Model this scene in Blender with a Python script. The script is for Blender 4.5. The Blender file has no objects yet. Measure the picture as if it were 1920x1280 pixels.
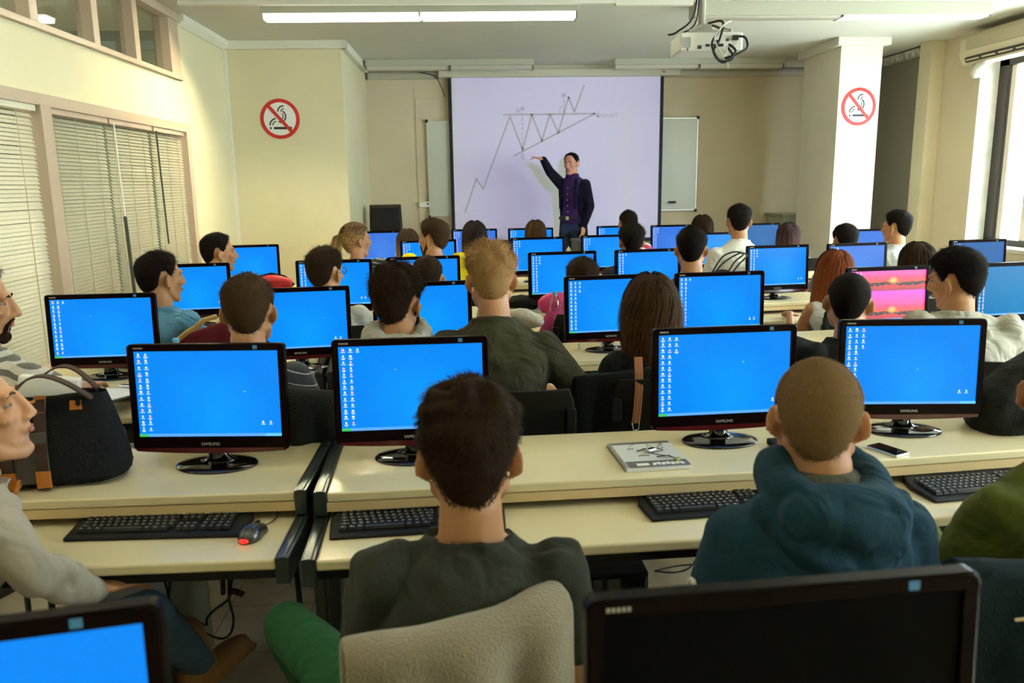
import bpy, math, random
import numpy as np
from mathutils import Vector, Matrix, noise, Euler
R = math.radians
random.seed(7)
S = bpy.context.scene
COL = S.collection
# ---------------------------------------------------------------- camera
FPX = 1493.0; CH = 1.64
YAW, PITCH, ROLL = R(2.9), R(11.22), R(.85)
def cam_basis():
    f = Vector((math.sin(YAW)*math.cos(PITCH), math.cos(YAW)*math.cos(PITCH), -math.sin(PITCH)))
    r = f.cross(Vector((0, 0, 1))).normalized(); u = r.cross(f)
    c, s = math.cos(ROLL), math.sin(ROLL)
    return f, c*r - s*u, s*r + c*u
CF, CR, CU = cam_basis()
CP = Vector((0, 0, CH))
cd = bpy.data.cameras.new('camera'); cam = bpy.data.objects.new('camera', cd); COL.objects.link(cam)
cd.sensor_width = 36; cd.lens = 36*FPX/1920; cd.clip_start = .05
m = Matrix((CR, CU, -CF)).transposed().to_4x4(); m.translation = CP; cam.matrix_world = m
cd.dof.use_dof = True; cd.dof.focus_distance = 4.2; cd.dof.aperture_fstop = 4.5
S.camera = cam
def ray(px, py): return CF + CR*(px-960)/FPX - CU*(py-640)/FPX
def atz(px, py, z): d = ray(px, py); return CP + d*((z-CH)/d.z)
def aty(px, py, y): d = ray(px, py); return CP + d*(y/d.y)
# ---------------------------------------------------------------- world, lights, exposure
S.view_settings.view_transform = 'Standard'; S.view_settings.look = 'None'
S.view_settings.exposure = 0.68; S.view_settings.gamma = 1; S.view_settings.use_curve_mapping = False
W = bpy.data.worlds.new('sky'); S.world = W; W.use_nodes = True
W.node_tree.nodes['Background'].inputs[0].default_value = (.80, .90, 1, 1)
W.node_tree.nodes['Background'].inputs[1].default_value = 14
def area(name, loc, rot, sx, sy, power, col, spread=180):
    l = bpy.data.lights.new(name, 'AREA'); l.shape = 'RECTANGLE'; l.size = sx; l.size_y = sy
    l.energy = power; l.color = col; l.spread = R(spread)
    o = bpy.data.objects.new(name, l); COL.objects.link(o); o.location = loc; o.rotation_euler = rot
    return o
for y_, s_ in ((6.41, 3.8), (1.75, 4.7)):      # sampling portals over the two window openings
    po_ = area('window_portal', (5.74, y_, 1.9), (0, R(90), 0), 1.95, s_, 1, (1, 1, 1)); po_.data.cycles.is_portal = True
# daylight coming down through the right-hand windows
area('daylight', (8.9, 3.6, 5.4), (0, R(57), 0), 3.2, 11, 3200, (.95, .97, 1))
# tubes of the ceiling fixtures (the fixtures themselves are built further down)
for x, y, pw in ((-.38, 7.15, 1500), (3.9, 7.15, 1300), (-1.2, 4.3, 640), (3.1, 4.3, 800), (-1.2, 1.4, 1050), (2.6, 1.4, 1000)):
    area('ceiling_tube_light', (x, y, 3.02), (0, 0, 0), 2.5 if x != 3.9 else 1.2, .12, pw, (1, .87, .55))
# ---------------------------------------------------------------- materials
MATS = {}
def mat(name, col, rough=.6, metal=0, bump=0, bscale=60, var=0, vscale=4, spec=.5, coat=0, sheen=0, sss=0, trans=0, alpha=1):
    if name in MATS: return MATS[name]
    M = bpy.data.materials.new(name); M.use_nodes = True; nt = M.node_tree; b = nt.nodes['Principled BSDF']
    b.inputs['Base Color'].default_value = (*col, 1); b.inputs['Roughness'].default_value = rough
    b.inputs['Metallic'].default_value = metal; b.inputs['Specular IOR Level'].default_value = spec
    b.inputs['Coat Weight'].default_value = coat; b.inputs['Sheen Weight'].default_value = sheen
    b.inputs['Subsurface Weight'].default_value = sss; b.inputs['Transmission Weight'].default_value = trans
    if sss: b.inputs['Subsurface Radius'].default_value = (1, .35, .2); b.inputs['Subsurface Scale'].default_value = .012
    tc = nt.nodes.new('ShaderNodeTexCoord')
    if var:
        n = nt.nodes.new('ShaderNodeTexNoise'); n.inputs['Scale'].default_value = vscale; n.inputs['Detail'].default_value = 5
        nt.links.new(tc.outputs['Object'], n.inputs['Vector'])
        r = nt.nodes.new('ShaderNodeMapRange'); r.inputs['From Min'].default_value = .3; r.inputs['From Max'].default_value = .7
        r.inputs['To Min'].default_value = 1-var; r.inputs['To Max'].default_value = 1+var*.6
        nt.links.new(n.outputs[0], r.inputs['Value'])
        mx = nt.nodes.new('ShaderNodeVectorMath'); mx.operation = 'SCALE'; mx.inputs[0].default_value = col
        nt.links.new(r.outputs[0], mx.inputs['Scale']); nt.links.new(mx.outputs[0], b.inputs['Base Color'])
    if bump:
        n = nt.nodes.new('ShaderNodeTexNoise'); n.inputs['Scale'].default_value = bscale; n.inputs['Detail'].default_value = 4
        nt.links.new(tc.outputs['Object'], n.inputs['Vector'])
        bp = nt.nodes.new('ShaderNodeBump'); bp.inputs['Strength'].default_value = bump; bp.inputs['Distance'].default_value = .01
        nt.links.new(n.outputs[0], bp.inputs['Height']); nt.links.new(bp.outputs[0], b.inputs['Normal'])
    MATS[name] = M; return M
def emis(name, col, s):
    if name in MATS: return MATS[name]
    M = bpy.data.materials.new(name); M.use_nodes = True; nt = M.node_tree; b = nt.nodes['Principled BSDF']
    b.inputs['Base Color'].default_value = (*[c*.1 for c in col], 1); b.inputs['Emission Color'].default_value = (*col, 1)
    b.inputs['Emission Strength'].default_value = s; b.inputs['Roughness'].default_value = .35
    MATS[name] = M; return M
def stripes(name, c1, c2, period, duty, rough=.9, tilt=0, spots=False):
    M = mat(name, c1, rough, bump=.25, bscale=140, sheen=.2); nt = M.node_tree; b = nt.nodes['Principled BSDF']
    tc = nt.nodes.new('ShaderNodeTexCoord'); sp = nt.nodes.new('ShaderNodeSeparateXYZ'); nt.links.new(tc.outputs['Object'], sp.inputs[0])
    def mth(op, a, bb=None):
        n = nt.nodes.new('ShaderNodeMath'); n.operation = op
        for i, v in enumerate((a, bb)):
            if v is None: continue
            if isinstance(v, (int, float)): n.inputs[i].default_value = v
            else: nt.links.new(v, n.inputs[i])
        return n.outputs[0]
    if spots:
        v = nt.nodes.new('ShaderNodeTexVoronoi'); v.inputs['Scale'].default_value = 1/period; nt.links.new(tc.outputs['Object'], v.inputs['Vector'])
        fac = mth('LESS_THAN', v.outputs['Distance'], duty)
    else:
        ax = mth('ABSOLUTE', sp.outputs[0]); z = mth('ADD', sp.outputs[2], mth('MULTIPLY', ax, tilt))
        fac = mth('LESS_THAN', mth('FRACT', mth('DIVIDE', z, period)), duty)
    mx = nt.nodes.new('ShaderNodeMix'); mx.data_type = 'RGBA'; nt.links.new(fac, mx.inputs['Factor'])
    mx.inputs['A'].default_value = (*c1, 1); mx.inputs['B'].default_value = (*c2, 1)
    nt.links.new(mx.outputs['Result'], b.inputs['Base Color']); return M
# ---------------------------------------------------------------- mesh builder
def frame(d):
    d = Vector(d).normalized(); a = Vector((0, 0, 1)) if abs(d.z) < .95 else Vector((1, 0, 0))
    x = d.cross(a).normalized(); return x, x.cross(d).normalized(), d
class MB:
    def __init__(s): s.v = []; s.f = []; s.mi = []; s.cur = 0; s.rv = {}
    def face(s, f): s.f.append(tuple(f)); s.mi.append(s.cur)
    def box(s, c, d, M=None):
        c = Vector(c); i = len(s.v)
        for x in (-.5, .5):
            for y in (-.5, .5):
                for z in (-.5, .5):
                    p = Vector((x*d[0], y*d[1], z*d[2]))
                    s.v.append(tuple(c + (M @ p if M else p)))
        for q in ((0, 1, 3, 2), (4, 6, 7, 5), (0, 4, 5, 1), (2, 3, 7, 6), (0, 2, 6, 4), (1, 5, 7, 3)): s.face([i+k for k in q])
        return s
    def b2(s, x0, x1, y0, y1, z0, z1): return s.box(((x0+x1)/2, (y0+y1)/2, (z0+z1)/2), (abs(x1-x0), abs(y1-y0), abs(z1-z0)))
    def rings(s, rs, cap=True, closed=False):
        i = len(s.v); n = len(rs[0])
        for r in rs: s.v += [tuple(p) for p in r]
        m = len(rs)
        for a in range(m if closed else m-1):
            b = (a+1) % m
            for k in range(n):
                l = (k+1) % n; s.face((i+a*n+k, i+a*n+l, i+b*n+l, i+b*n+k))
        if cap and not closed:
            s.face([i+k for k in range(n)][::-1]); s.face([i+(m-1)*n+k for k in range(n)])
        return s
    def cone(s, p0, p1, r0, r1=None, n=14, flat=1):
        r1 = r0 if r1 is None else r1; p0 = Vector(p0); p1 = Vector(p1); x, y, d = frame(p1-p0)
        return s.rings([[p + x*math.cos(t)*r + y*math.sin(t)*r*flat for t in [2*math.pi*k/n for k in range(n)]] for p, r in ((p0, r0), (p1, r1))])
    def tube(s, pts, rad, n=10, caps=True):
        pts = [Vector(p) for p in pts]; m = len(pts)
        rad = [rad]*m if isinstance(rad, (int, float)) else rad; rs = []; px = None
        for i, p in enumerate(pts):
            d = (pts[min(i+1, m-1)] - pts[max(i-1, 0)]).normalized()
            if px is None: px, py, _ = frame(d)
            else:
                px = (px - d*px.dot(d)).normalized(); py = px.cross(d)
            rs.append([p + px*math.cos(t)*rad[i] + py*math.sin(t)*rad[i] for t in [2*math.pi*k/n for k in range(n)]])
        return s.rings(rs)
    def chain(s, pts, rad, n=12):
        for i in range(len(pts)-1): s.cone(pts[i], pts[i+1], rad[i], rad[i+1], n)
        for p, r in zip(pts, rad): s.ell(p, (r, r, r), n=n)
        return s
    def ell(s, c, r, M=None, n=16):
        c = Vector(c); i = len(s.v); m = n//2
        for a in range(1, m):
            t = math.pi*a/m
            for k in range(n):
                u = 2*math.pi*k/n; p = Vector((r[0]*math.sin(t)*math.cos(u), r[1]*math.sin(t)*math.sin(u), r[2]*math.cos(t)))
                s.v.append(tuple(c + (M @ p if M else p)))
        for a in range(m-2):
            for k in range(n):
                l = (k+1) % n; s.face((i+a*n+k, i+(a+1)*n+k, i+(a+1)*n+l, i+a*n+l))
        t = len(s.v)
        for z in (1, -1): p = Vector((0, 0, r[2]*z)); s.v.append(tuple(c + (M @ p if M else p)))
        for k in range(n):
            l = (k+1) % n; s.face((t, i+k, i+l)); s.face((t+1, i+(m-2)*n+l, i+(m-2)*n+k))
        return s
    def prism(s, poly, axis, a, b):
        """poly in the plane across axis, extruded a..b"""
        def P(u, v, w): return {'x': (w, u, v), 'y': (u, w, v), 'z': (u, v, w)}[axis]
        i = len(s.v); n = len(poly)
        s.v += [P(u, v, a) for u, v in poly] + [P(u, v, b) for u, v in poly]
        s.face(range(i, i+n)); s.face(range(i+2*n-1, i+n-1, -1))
        for k in range(n): l = (k+1) % n; s.face((i+k, i+n+k, i+n+l, i+l))
        return s
    def xf(s, M, start=0):
        for k in range(start, len(s.v)): s.v[k] = tuple(M @ Vector(s.v[k]))
        return s
    def build(s, name, mats, parent=None, smooth=False, bevel=0, loc=None, rot=0, fix=True):
        me = bpy.data.meshes.new(name); me.from_pydata([tuple(v) for v in s.v], [], s.f)
        mats = mats if isinstance(mats, (list, tuple)) else [mats]
        for q in mats: me.materials.append(q)
        if len(mats) > 1: me.polygons.foreach_set('material_index', s.mi)
        if smooth: me.polygons.foreach_set('use_smooth', [True]*len(me.polygons))
        if s.rv:
            at = me.attributes.new('rnd', 'FLOAT', 'POINT'); arr = np.full(len(s.v), .45, dtype=np.float32)
            for k_, v_ in s.rv.items(): arr[k_] = v_
            at.data.foreach_set('value', arr)
        me.update()
        if fix:
            import bmesh
            b = bmesh.new(); b.from_mesh(me); bmesh.ops.recalc_face_normals(b, faces=b.faces); b.to_mesh(me); b.free()
        o = bpy.data.objects.new(name, me); COL.objects.link(o)
        if bevel:
            md = o.modifiers.new('bevel', 'BEVEL'); md.width = bevel; md.segments = 3; md.limit_method = 'ANGLE'; md.angle_limit = R(40)
            for p in me.polygons: p.use_smooth = True
            md.harden_normals = True
        if parent: o.parent = parent
        if loc is not None: o.location = loc
        if rot: o.rotation_euler = (0, 0, rot)
        return o
def tag(o, label, cat, group=None, kind=None):
    o['label'] = label; o['category'] = cat
    if group: o['group'] = group
    if kind: o['kind'] = kind
    return o
def thing(name, label, cat, loc, rz=0, group=None):
    o = bpy.data.objects.new(name, None); COL.objects.link(o); o.empty_display_size = .1
    o.location = loc; o.rotation_euler = (0, 0, rz); return tag(o, label, cat, group)
def struct(o): o['kind'] = 'structure'; return o
def remesh(o, vox, smooth=3, fac=.5):
    r = o.modifiers.new('remesh', 'REMESH'); r.mode = 'VOXEL'; r.voxel_size = vox; r.use_smooth_shade = True
    if smooth: q = o.modifiers.new('smooth', 'SMOOTH'); q.factor = fac; q.iterations = smooth
    return o
def folds(o, strength, scale, kind='MARBLE', seed=0):
    t = bpy.data.textures.new('folds', kind); t.noise_scale = scale
    if kind == 'MARBLE': t.turbulence = 9
    d = o.modifiers.new('folds', 'DISPLACE'); d.texture = t; d.strength = strength; d.mid_level = .5; d.texture_coords = 'LOCAL'
def text(body, size, loc, rot, mt, parent=None, name='lettering', align='CENTER', ex=.0004, shear=0):
    c = bpy.data.curves.new(name, 'FONT'); c.body = body; c.size = size; c.align_x = align; c.align_y = 'CENTER'; c.extrude = ex; c.shear = shear
    o = bpy.data.objects.new(name, c); COL.objects.link(o)
    dg = bpy.context.evaluated_depsgraph_get(); me = bpy.data.meshes.new_from_object(o.evaluated_get(dg)); bpy.data.objects.remove(o)
    me.materials.clear(); me.materials.append(mt); me.name = name
    o = bpy.data.objects.new(name, me); COL.objects.link(o); o.location = loc; o.rotation_euler = rot
    if parent: o.parent = parent
    return o
# shared materials
wall_m = mat('cream_wall_paint', (.73, .66, .42), .75, bump=.12, bscale=90, var=.04, vscale=1.5)
wallf_m = mat('beige_wall_paint', (.70, .59, .40), .8, bump=.12, bscale=90, var=.06, vscale=1.2)
pill_m = mat('pillar_paint', (.84, .78, .62), .7, bump=.1, bscale=90, var=.03)
shaded_wall_m = mat('shaded_wall_grey', (.27, .25, .19), .8, bump=.1, var=.05, vscale=1.5)  # this stretch of wall is unlit; its shade is put into the colour
ceil_m = mat('ceiling_paint', (.68, .66, .56), .85, bump=.1, bscale=40, var=.05, vscale=1)
trim_m = mat('white_plaster_trim', (.78, .75, .62), .6, bump=.1)
frame_m = mat('taupe_window_frame', (.50, .38, .27), .45, bump=.05)
dark_m = mat('dark_brown_frame', (.035, .025, .02), .35)
desk_m = mat('cream_desk_laminate', (.72, .61, .36), .32, var=.03, vscale=3, coat=.15)
edge_m = mat('desk_edge_band', (.66, .48, .24), .4)
steel_m = mat('dark_grey_steel', (.035, .045, .042), .28, metal=.5, bump=.03)
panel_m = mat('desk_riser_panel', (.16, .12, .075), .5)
black_m = mat('glossy_black_plastic', (.004, .003, .003), .10, coat=.4)
bezel_m = mat('monitor_bezel_gloss', (.005, .0018, .0018), .25, spec=.06)
rim_m = mat('dark_red_acrylic_rim', (.060, .004, .006), .14, spec=.4, coat=.3)
mblk_m = mat('matt_black_plastic', (.008, .008, .007), .55, spec=.25, bump=.1, bscale=300)
key_m = mat('black_key_plastic', (.022, .021, .018), .45)
chair_m = mat('black_moulded_chair', (.007, .007, .006), .45, spec=.25)
chrome_m = mat('chrome', (.7, .7, .68), .15, metal=1)
white_m = mat('white_plastic', (.80, .78, .70), .45)
silver_m = mat('silver_print', (.45, .42, .38), .4)
# ================================================================ ROOM
CEIL, XL, XR, YF, YB = 3.12, -2.5, 5.3, 10.8, -1.9
fm = mat('floor_tiles', (.60, .53, .40), .35)
nt = fm.node_tree; b = nt.nodes['Principled BSDF']; tc = nt.nodes.new('ShaderNodeTexCoord')
br = nt.nodes.new('ShaderNodeTexBrick'); br.offset = 0; br.inputs['Scale'].default_value = 1; br.inputs['Brick Width'].default_value = .33; br.inputs['Row Height'].default_value = .33
br.inputs['Mortar Size'].default_value = .0025; br.inputs['Color1'].default_value = (.56, .47, .32, 1); br.inputs['Color2'].default_value = (.49, .41, .28, 1); br.inputs['Mortar'].default_value = (.24, .19, .12, 1)
no = nt.nodes.new('ShaderNodeTexNoise'); no.inputs['Scale'].default_value = 7; no.inputs['Detail'].default_value = 8
mx = nt.nodes.new('ShaderNodeMix'); mx.data_type = 'RGBA'; mx.blend_type = 'MULTIPLY'; mx.inputs['Factor'].default_value = .55
rp = nt.nodes.new('ShaderNodeValToRGB'); rp.color_ramp.elements[0].position = .35; rp.color_ramp.elements[0].color = (.55, .5, .42, 1); rp.color_ramp.elements[1].position = .6
L = nt.links.new
L(tc.outputs['Object'], br.inputs['Vector']); L(tc.outputs['Object'], no.inputs['Vector']); L(no.outputs[0], rp.inputs[0]); L(br.outputs[0], mx.inputs['A']); L(rp.outputs[0], mx.inputs['B']); L(mx.outputs['Result'], b.inputs['Base Color'])
struct(MB().b2(-6.2, 5.75, YB-.1, YF+.2, -.12, 0).build('floor', fm))
struct(MB().b2(-6.2, 5.75, YB-.1, YF+.2, CEIL, CEIL+.12).build('ceiling', ceil_m))
struct(MB().b2(-6.2, 5.7, YF, YF+.15, 0, CEIL).build('wall_front', wallf_m))
struct(MB().b2(-6.2, 5.7, YB-.12, YB, 0, CEIL).build('wall_back', wall_m))
# left wall: lower blinds strip, band, clerestory strip
LW0, LW1 = -.9, 7.42          # window run along Y
C0, C1 = 4.05, 7.42           # clerestory windows
w = MB(); T = .13
w.b2(XL-T, XL, YB, LW0, 0, CEIL).b2(XL-T, XL, LW1, YF, 0, CEIL).b2(XL-T, XL, LW0, LW1, 0, .62).b2(XL-T, XL, LW0, LW1, 2.19, 2.56).b2(XL-T, XL, LW0, C0-2.4, 2.56, CEIL)
struct(w.build('wall_left', wall_m))
# right wall with deep window recesses, and the grey stretch by the front wall
w = MB(); T = .40
w.b2(XR, XR+T, 8.33, 9.12, 0, CEIL).b2(XR, XR+T, YB, 8.33, 2.86, CEIL).b2(XR, XR+T, YB, 8.33, 0, .93).b2(XR, XR+T, YB, -.6, .93, 2.86).b2(XR, XR+T, 4.1, 4.5, .93, 2.86)
struct(w.build('wall_right', wallf_m))
struct(MB().b2(XR, XR+T, 9.12, YF, 0, CEIL).build('wall_right_recess', shaded_wall_m))
struct(MB().b2(XR-.16, XR, 8.98, 9.22, 0, CEIL).build('trim_right_pilaster', mat('pilaster_paint', (.72, .62, .42), .7, var=.04), bevel=.004))
struct(MB().b2(XL, -1.29, 8.8, YF, 0, CEIL-.001).build('wall_left_pillar', wall_m, bevel=.004))
struct(MB().b2(4.03, 4.49, 8.79, 9.75, 0, CEIL-.001).build('wall_right_pillar', pill_m, bevel=.004))
# cornices
c = MB(); c.prism([(XL, CEIL), (XL+.07, CEIL), (XL+.07, CEIL-.05), (XL+.02, CEIL-.09), (XL, CEIL-.09)], 'y', 7.45, 8.8)
struct(c.build('trim_left_cornice', trim_m))
c = MB(); c.b2(XL, -1.23, 8.74, 8.8, CEIL-.085, CEIL).b2(-1.29, -1.23, 8.74, 10.6, CEIL-.085, CEIL)
struct(c.build('trim_pillar_cornice', trim_m, bevel=.006))
c = MB(); c.b2(3.97, 4.55, 8.73, 8.79, CEIL-.085, CEIL).b2(3.97, 4.03, 8.79, 9.81, CEIL-.085, CEIL).b2(4.49, 4.55, 8.79, 9.81, CEIL-.085, CEIL)
struct(c.build('trim_right_pillar_cornice', trim_m, bevel=.006))
c = MB(); c.tube([(-1.25, YF-.05, CEIL-.1), (XR, YF-.05, CEIL-.1)], .05, 12); c.b2(-1.29, XR, YF-.16, YF, CEIL-.05, CEIL)
struct(c.build('trim_front_cornice', mat('grey_plaster', (.55, .50, .40), .7), smooth=False))
c = MB(); c.b2(XR-.10, XR, 9.22, YF, CEIL-.10, CEIL-.02)
struct(c.build('trim_right_ragged_joint', mat('torn_plaster', (.62, .60, .52), .9, bump=1, bscale=25, var=.7, vscale=22)))
struct(MB().b2(XL+.0, XL+.03, 8.77, 8.8, 0, CEIL-.09).build('trim_corner_strip', trim_m))
struct(MB().b2(-1.29, XR, YF-.015, YF, 0, .09).build('baseboard_front', panel_m))
# ceiling conduit runs
c = MB(); c.b2(-2.3, 1.25, 6.93, 6.99, CEIL-.035, CEIL).b2(1.25, 1.9, 6.93, 6.99, CEIL-.05, CEIL)
tag(c.build('cable_conduit', trim_m, bevel=.004), 'thin cream cable conduit running along the ceiling behind the lit lamp', 'conduit')
# ---- clerestory windows on the left: frame, mullions, glass, corridor room behind
glass = mat('window_glass', (.75, .85, .85), .03); g = glass.node_tree; pb = g.nodes['Principled BSDF']
tr = g.nodes.new('ShaderNodeBsdfTransparent'); gl = g.nodes.new('ShaderNodeBsdfGlossy'); gl.inputs['Roughness'].default_value = .03; mxs = g.nodes.new('ShaderNodeMixShader'); fr = g.nodes.new('ShaderNodeLayerWeight'); fr.inputs[0].default_value = .12
tr.inputs[0].default_value = (.88, .93, .92, 1)
g.links.new(fr.outputs['Facing'], mxs.inputs[0]); g.links.new(tr.outputs[0], mxs.inputs[1]); g.links.new(gl.outputs[0], mxs.inputs[2]); g.links.new(mxs.outputs[0], g.nodes['Material Output'].inputs[0])
cw0 = C0-2.4
root = MB(); x0, x1 = XL-.10, XL+.035
root.b2(x0, x1, cw0, C1, 2.56, 2.60).b2(x0, x1, cw0, C1, CEIL-.07, CEIL)
for y0, y1 in ((C1-.22, C1), (cw0, cw0+.06)): root.b2(x0, x1-.012, y0, y1, 2.60, CEIL-.07)
win = struct(root.build('window_1', frame_m, bevel=.004))
ms = [C1-.93, C1-1.62, C1-2.42, C1-3.3, C1-4.1]
for k, y in enumerate(ms):
    MB().b2(XL-.08, XL+.028, y-.045, y+.045, 2.60, CEIL-.07).build('window_mullion', frame_m, win, bevel=.004)
MB().b2(XL-.05, XL-.045, cw0, C1-.2, 2.58, CEIL-.05).build('window_pane', glass, win)
# ---- lower glazed partition with venetian blinds
fr_ = MB(); fr_.b2(XL-.1, XL+.05, LW0, LW1, 2.12, 2.19).b2(XL-.1, XL+.05, LW1-.09, LW1, .62, 2.12).b2(XL-.1, XL+.07, LW0, LW1, .57, .64)
w2 = struct(fr_.build('window_2', frame_m, bevel=.004))
for y in (4.95, 1.9): MB().b2(XL-.1, XL+.055, y-.06, y+.06, .62, 2.13).build('window_mullion', frame_m, w2, bevel=.004)
MB().b2(XL-.095, XL-.09, LW0, LW1-.05, .62, 2.15).build('window_pane', glass, w2)
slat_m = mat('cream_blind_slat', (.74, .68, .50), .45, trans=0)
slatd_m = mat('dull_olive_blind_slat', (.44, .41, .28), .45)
cord_m = mat('blind_cord', (.52, .46, .32), .8)
wand_m = mat('dark_blind_wand', (.05, .05, .035), .5)
bl = [(6.62, 7.30, .62, 'cream venetian blind at the far end of the left wall'), (5.83, 6.58, .62, 'middle cream venetian blind of the far three on the left wall'), (5.03, 5.80, .62, 'cream venetian blind just right of the wide taupe mullion'), (1.98, 4.87, .62, 'wide cream venetian blind left of the taupe mullion, nearest the camera')]
for y0, y1, zb, lab in bl:
    t = thing('venetian_blind', lab, 'blind', (XL, (y0+y1)/2, zb))
    h = (y1-y0)/2
    MB().b2(-.035, .035, -h, h, 2.085-zb, 2.12-zb).build('headrail', frame_m if y0 > 4.9 else slat_m, t, bevel=.003)
    s = MB(); z = .03; Mx = Matrix.Rotation(R(58), 3, 'Y'); k = 0
    while z < 2.075-zb:
        s.box((.0+random.uniform(-.0015, .0015), 0, z), (.026, 2*h, .0012), Matrix.Rotation(R(50+random.uniform(-3, 3)), 3, 'Y') @ Matrix.Rotation(R(random.uniform(-.12, .12)), 3, 'X')); z += .0235; k += 1
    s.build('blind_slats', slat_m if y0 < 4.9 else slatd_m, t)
    for f in (-.8, -.1, .6) if h < .5 else (-.85, -.45, .0, .45, .88):
        for dx in (.014,): MB().tube([(dx, f*h, .02), (dx, f*h, 2.09-zb)], .0022, 5).build('ladder_cord', cord_m, t)
    MB().b2(-.014, .014, -h, h, .0, .02).build('bottom_rail', slat_m, t)
    if y0 > 5.5 and y1 < 7: 
        MB().tube([(.035, -h+.06, 2.09-zb), (.05, -h+.05, 1.45-zb)], .006, 6).build('tilt_wand', white_m, t)
        MB().tube([(.05, -h+.05, 1.45-zb), (.05, -h+.08, .75-zb)], .012, 6).build('tilt_wand', wand_m, t)
    if y1 > 7: MB().tube([(.035, -h+.04, 2.09-zb), (.05, -h+.04, 1.2-zb)], .007, 6).build('tilt_wand', wand_m, t)
# the room behind the partition
cor = mat('corridor_paint', (.46, .47, .38), .8)
c = MB(); c.b2(-6.2, -6.05, YB, YF, 0, CEIL)
struct(c.build('wall_far_left', cor))
struct(MB().b2(-4.6, -4.25, 6.6, 6.95, 0, CEIL-.001).build('trim_corridor_column', wall_m))
struct(MB().b2(-6.05, XL-.14, 8.2, 8.35, 0, CEIL-.001).build('trim_corridor_wall', mat('corridor_green', (.20, .25, .23), .6)))
lampw = emis('lit_tube_cover', (1, .97, .82), 3.5)
lit = emis('corridor_lamp', (.85, .93, 1), 6)
for y in (5.0, 7.6):
    t = thing('corridor_lamp', 'lit lamp seen through the %s clerestory pane on the left' % ('nearer' if y < 6 else 'farther'), 'lamp', (-5.1, y, CEIL))
    MB().b2(-.55, .55, -.09, .09, -.05, 0).build('lamp_housing', white_m, t)
    MB().b2(-.5, .5, -.06, .06, -.075, -.05).build('lamp_cover', lit, t)
area('corridor_light', (-4.4, 3.5, 2.9), (0, 0, 0), 1.2, 6, 130, (1, .93, .75))
# ---- windows on the right
for k, (y0, y1) in enumerate(((4.5, 8.33), (-.6, 4.1))):
    f = MB(); X0, X1 = XR+.20, XR+.27
    f.b2(X0, X1, y1-.16, y1, .93, 2.86).b2(X0, X1, y0, y0+.1, .93, 2.86).b2(X0, X1, y0, y1, 2.74, 2.86).b2(X0, X1, y0, y1, .93, 1.0)
    wd = struct(f.build('window_%d' % (3+k), dark_m, bevel=.004))
    for y in (y0+(y1-y0)*.5,): MB().b2(X0, X1, y-.05, y+.05, 1.0, 2.74).build('window_mullion', dark_m, wd, bevel=.003)
    a = MB(); a.b2(X0+.02, X1+.03, y1-.25, y1-.18, 1.0, 2.74).b2(X0+.02, X1+.03, y1-.62, y1-.54, 1.0, 2.74)
    a.build('window_sash', mat('cream_sash', (.72, .62, .50), .5), wd, bevel=.003)
    MB().b2(X0+.03, X0+.034, y0, y1, .97, 2.8).build('window_pane', glass, wd)
    struct(MB().b2(XR-.03, XR+.2, y0, y1, .90, .94).build('trim_sill_%d' % (1+k), mat('sill_stone', (.52, .50, .42), .4), bevel=.004))
    struct(MB().b2(XR+.0, XR+.2, y1-.012, y1-.001, .94, 2.86).build('trim_jamb_%d' % (1+k), mat('white_jamb', (.86, .84, .78), .7, var=.12, vscale=9)))
# radiator casing / low rail beneath the window
MB_ = MB().b2(XR-.06, XR-.001, 4.5, 8.2, .74, .80)
tag(MB_.build('wall_rail', mat('grey_rail', (.22, .22, .19), .5), bevel=.004), 'grey rail on the right wall under the window', 'rail')
# street outside
t = thing('building', 'pale overexposed building across the street, seen through the right window', 'building', (14, 12, -4))
MB().b2(0, 1, -14, 8, 0, 14).build('facade', mat('facade', (.75, .74, .70), .9), t)
for k in range(5):
    for j in range(3): MB().b2(-.06, 0, -12+k*3.8, -10.3+k*3.8, 4.2+j*3.1, 5.9+j*3.1).build('window', mat('facade_window', (.5, .56, .54), .3), t)
# ---------------------------------------------------------------- air conditioner
t = thing('air_conditioner', 'cream wall air conditioner high above the right window', 'air conditioner', (XR, 7.75, 2.76))
sec = [(0, 0), (0, .30), (-.17, .30), (-.215, .25), (-.22, .10), (-.17, .0)]
sc = MB(); sc.prism([(x, z) for x, z in sec], 'y', -.62, .62); sc.build('casing', mat('aged_cream_plastic', (.66, .57, .38), .4), t, bevel=.012)
MB().box((-.222, 0, .19), (.012, 1.0, .11)).build('intake_panel', mat('intake_tan', (.48, .40, .25), .5), t, bevel=.003)
MB().box((-.205, 0, .045), (.035, 1.0, .05), Matrix.Rotation(R(-25), 3, 'Y')).build('air_outlet', mat('outlet_dark', (.03, .025, .015), .6), t)
for k in range(4): MB().box((-.222, -.375+k*.25, .04), (.012, .20, .012), Matrix.Rotation(R(-30), 3, 'Y')).build('louvre', mat('aged_cream_plastic', (0, 0, 0)), t)
t = thing('pipe_wrap', 'white wrapped pipe bundle drooping under the air conditioner', 'pipe', (XR, 8.15, 2.70))
MB().tube([(-.13, -.15, .06), (-.12, 0, .03), (-.08, .12, -.02), (0, .16, -.0)], [.04, .05, .055, .05], 10).build('wrap', mat('white_wrap', (.8, .78, .7), .8, bump=.8, bscale=30), t, smooth=True)
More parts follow.
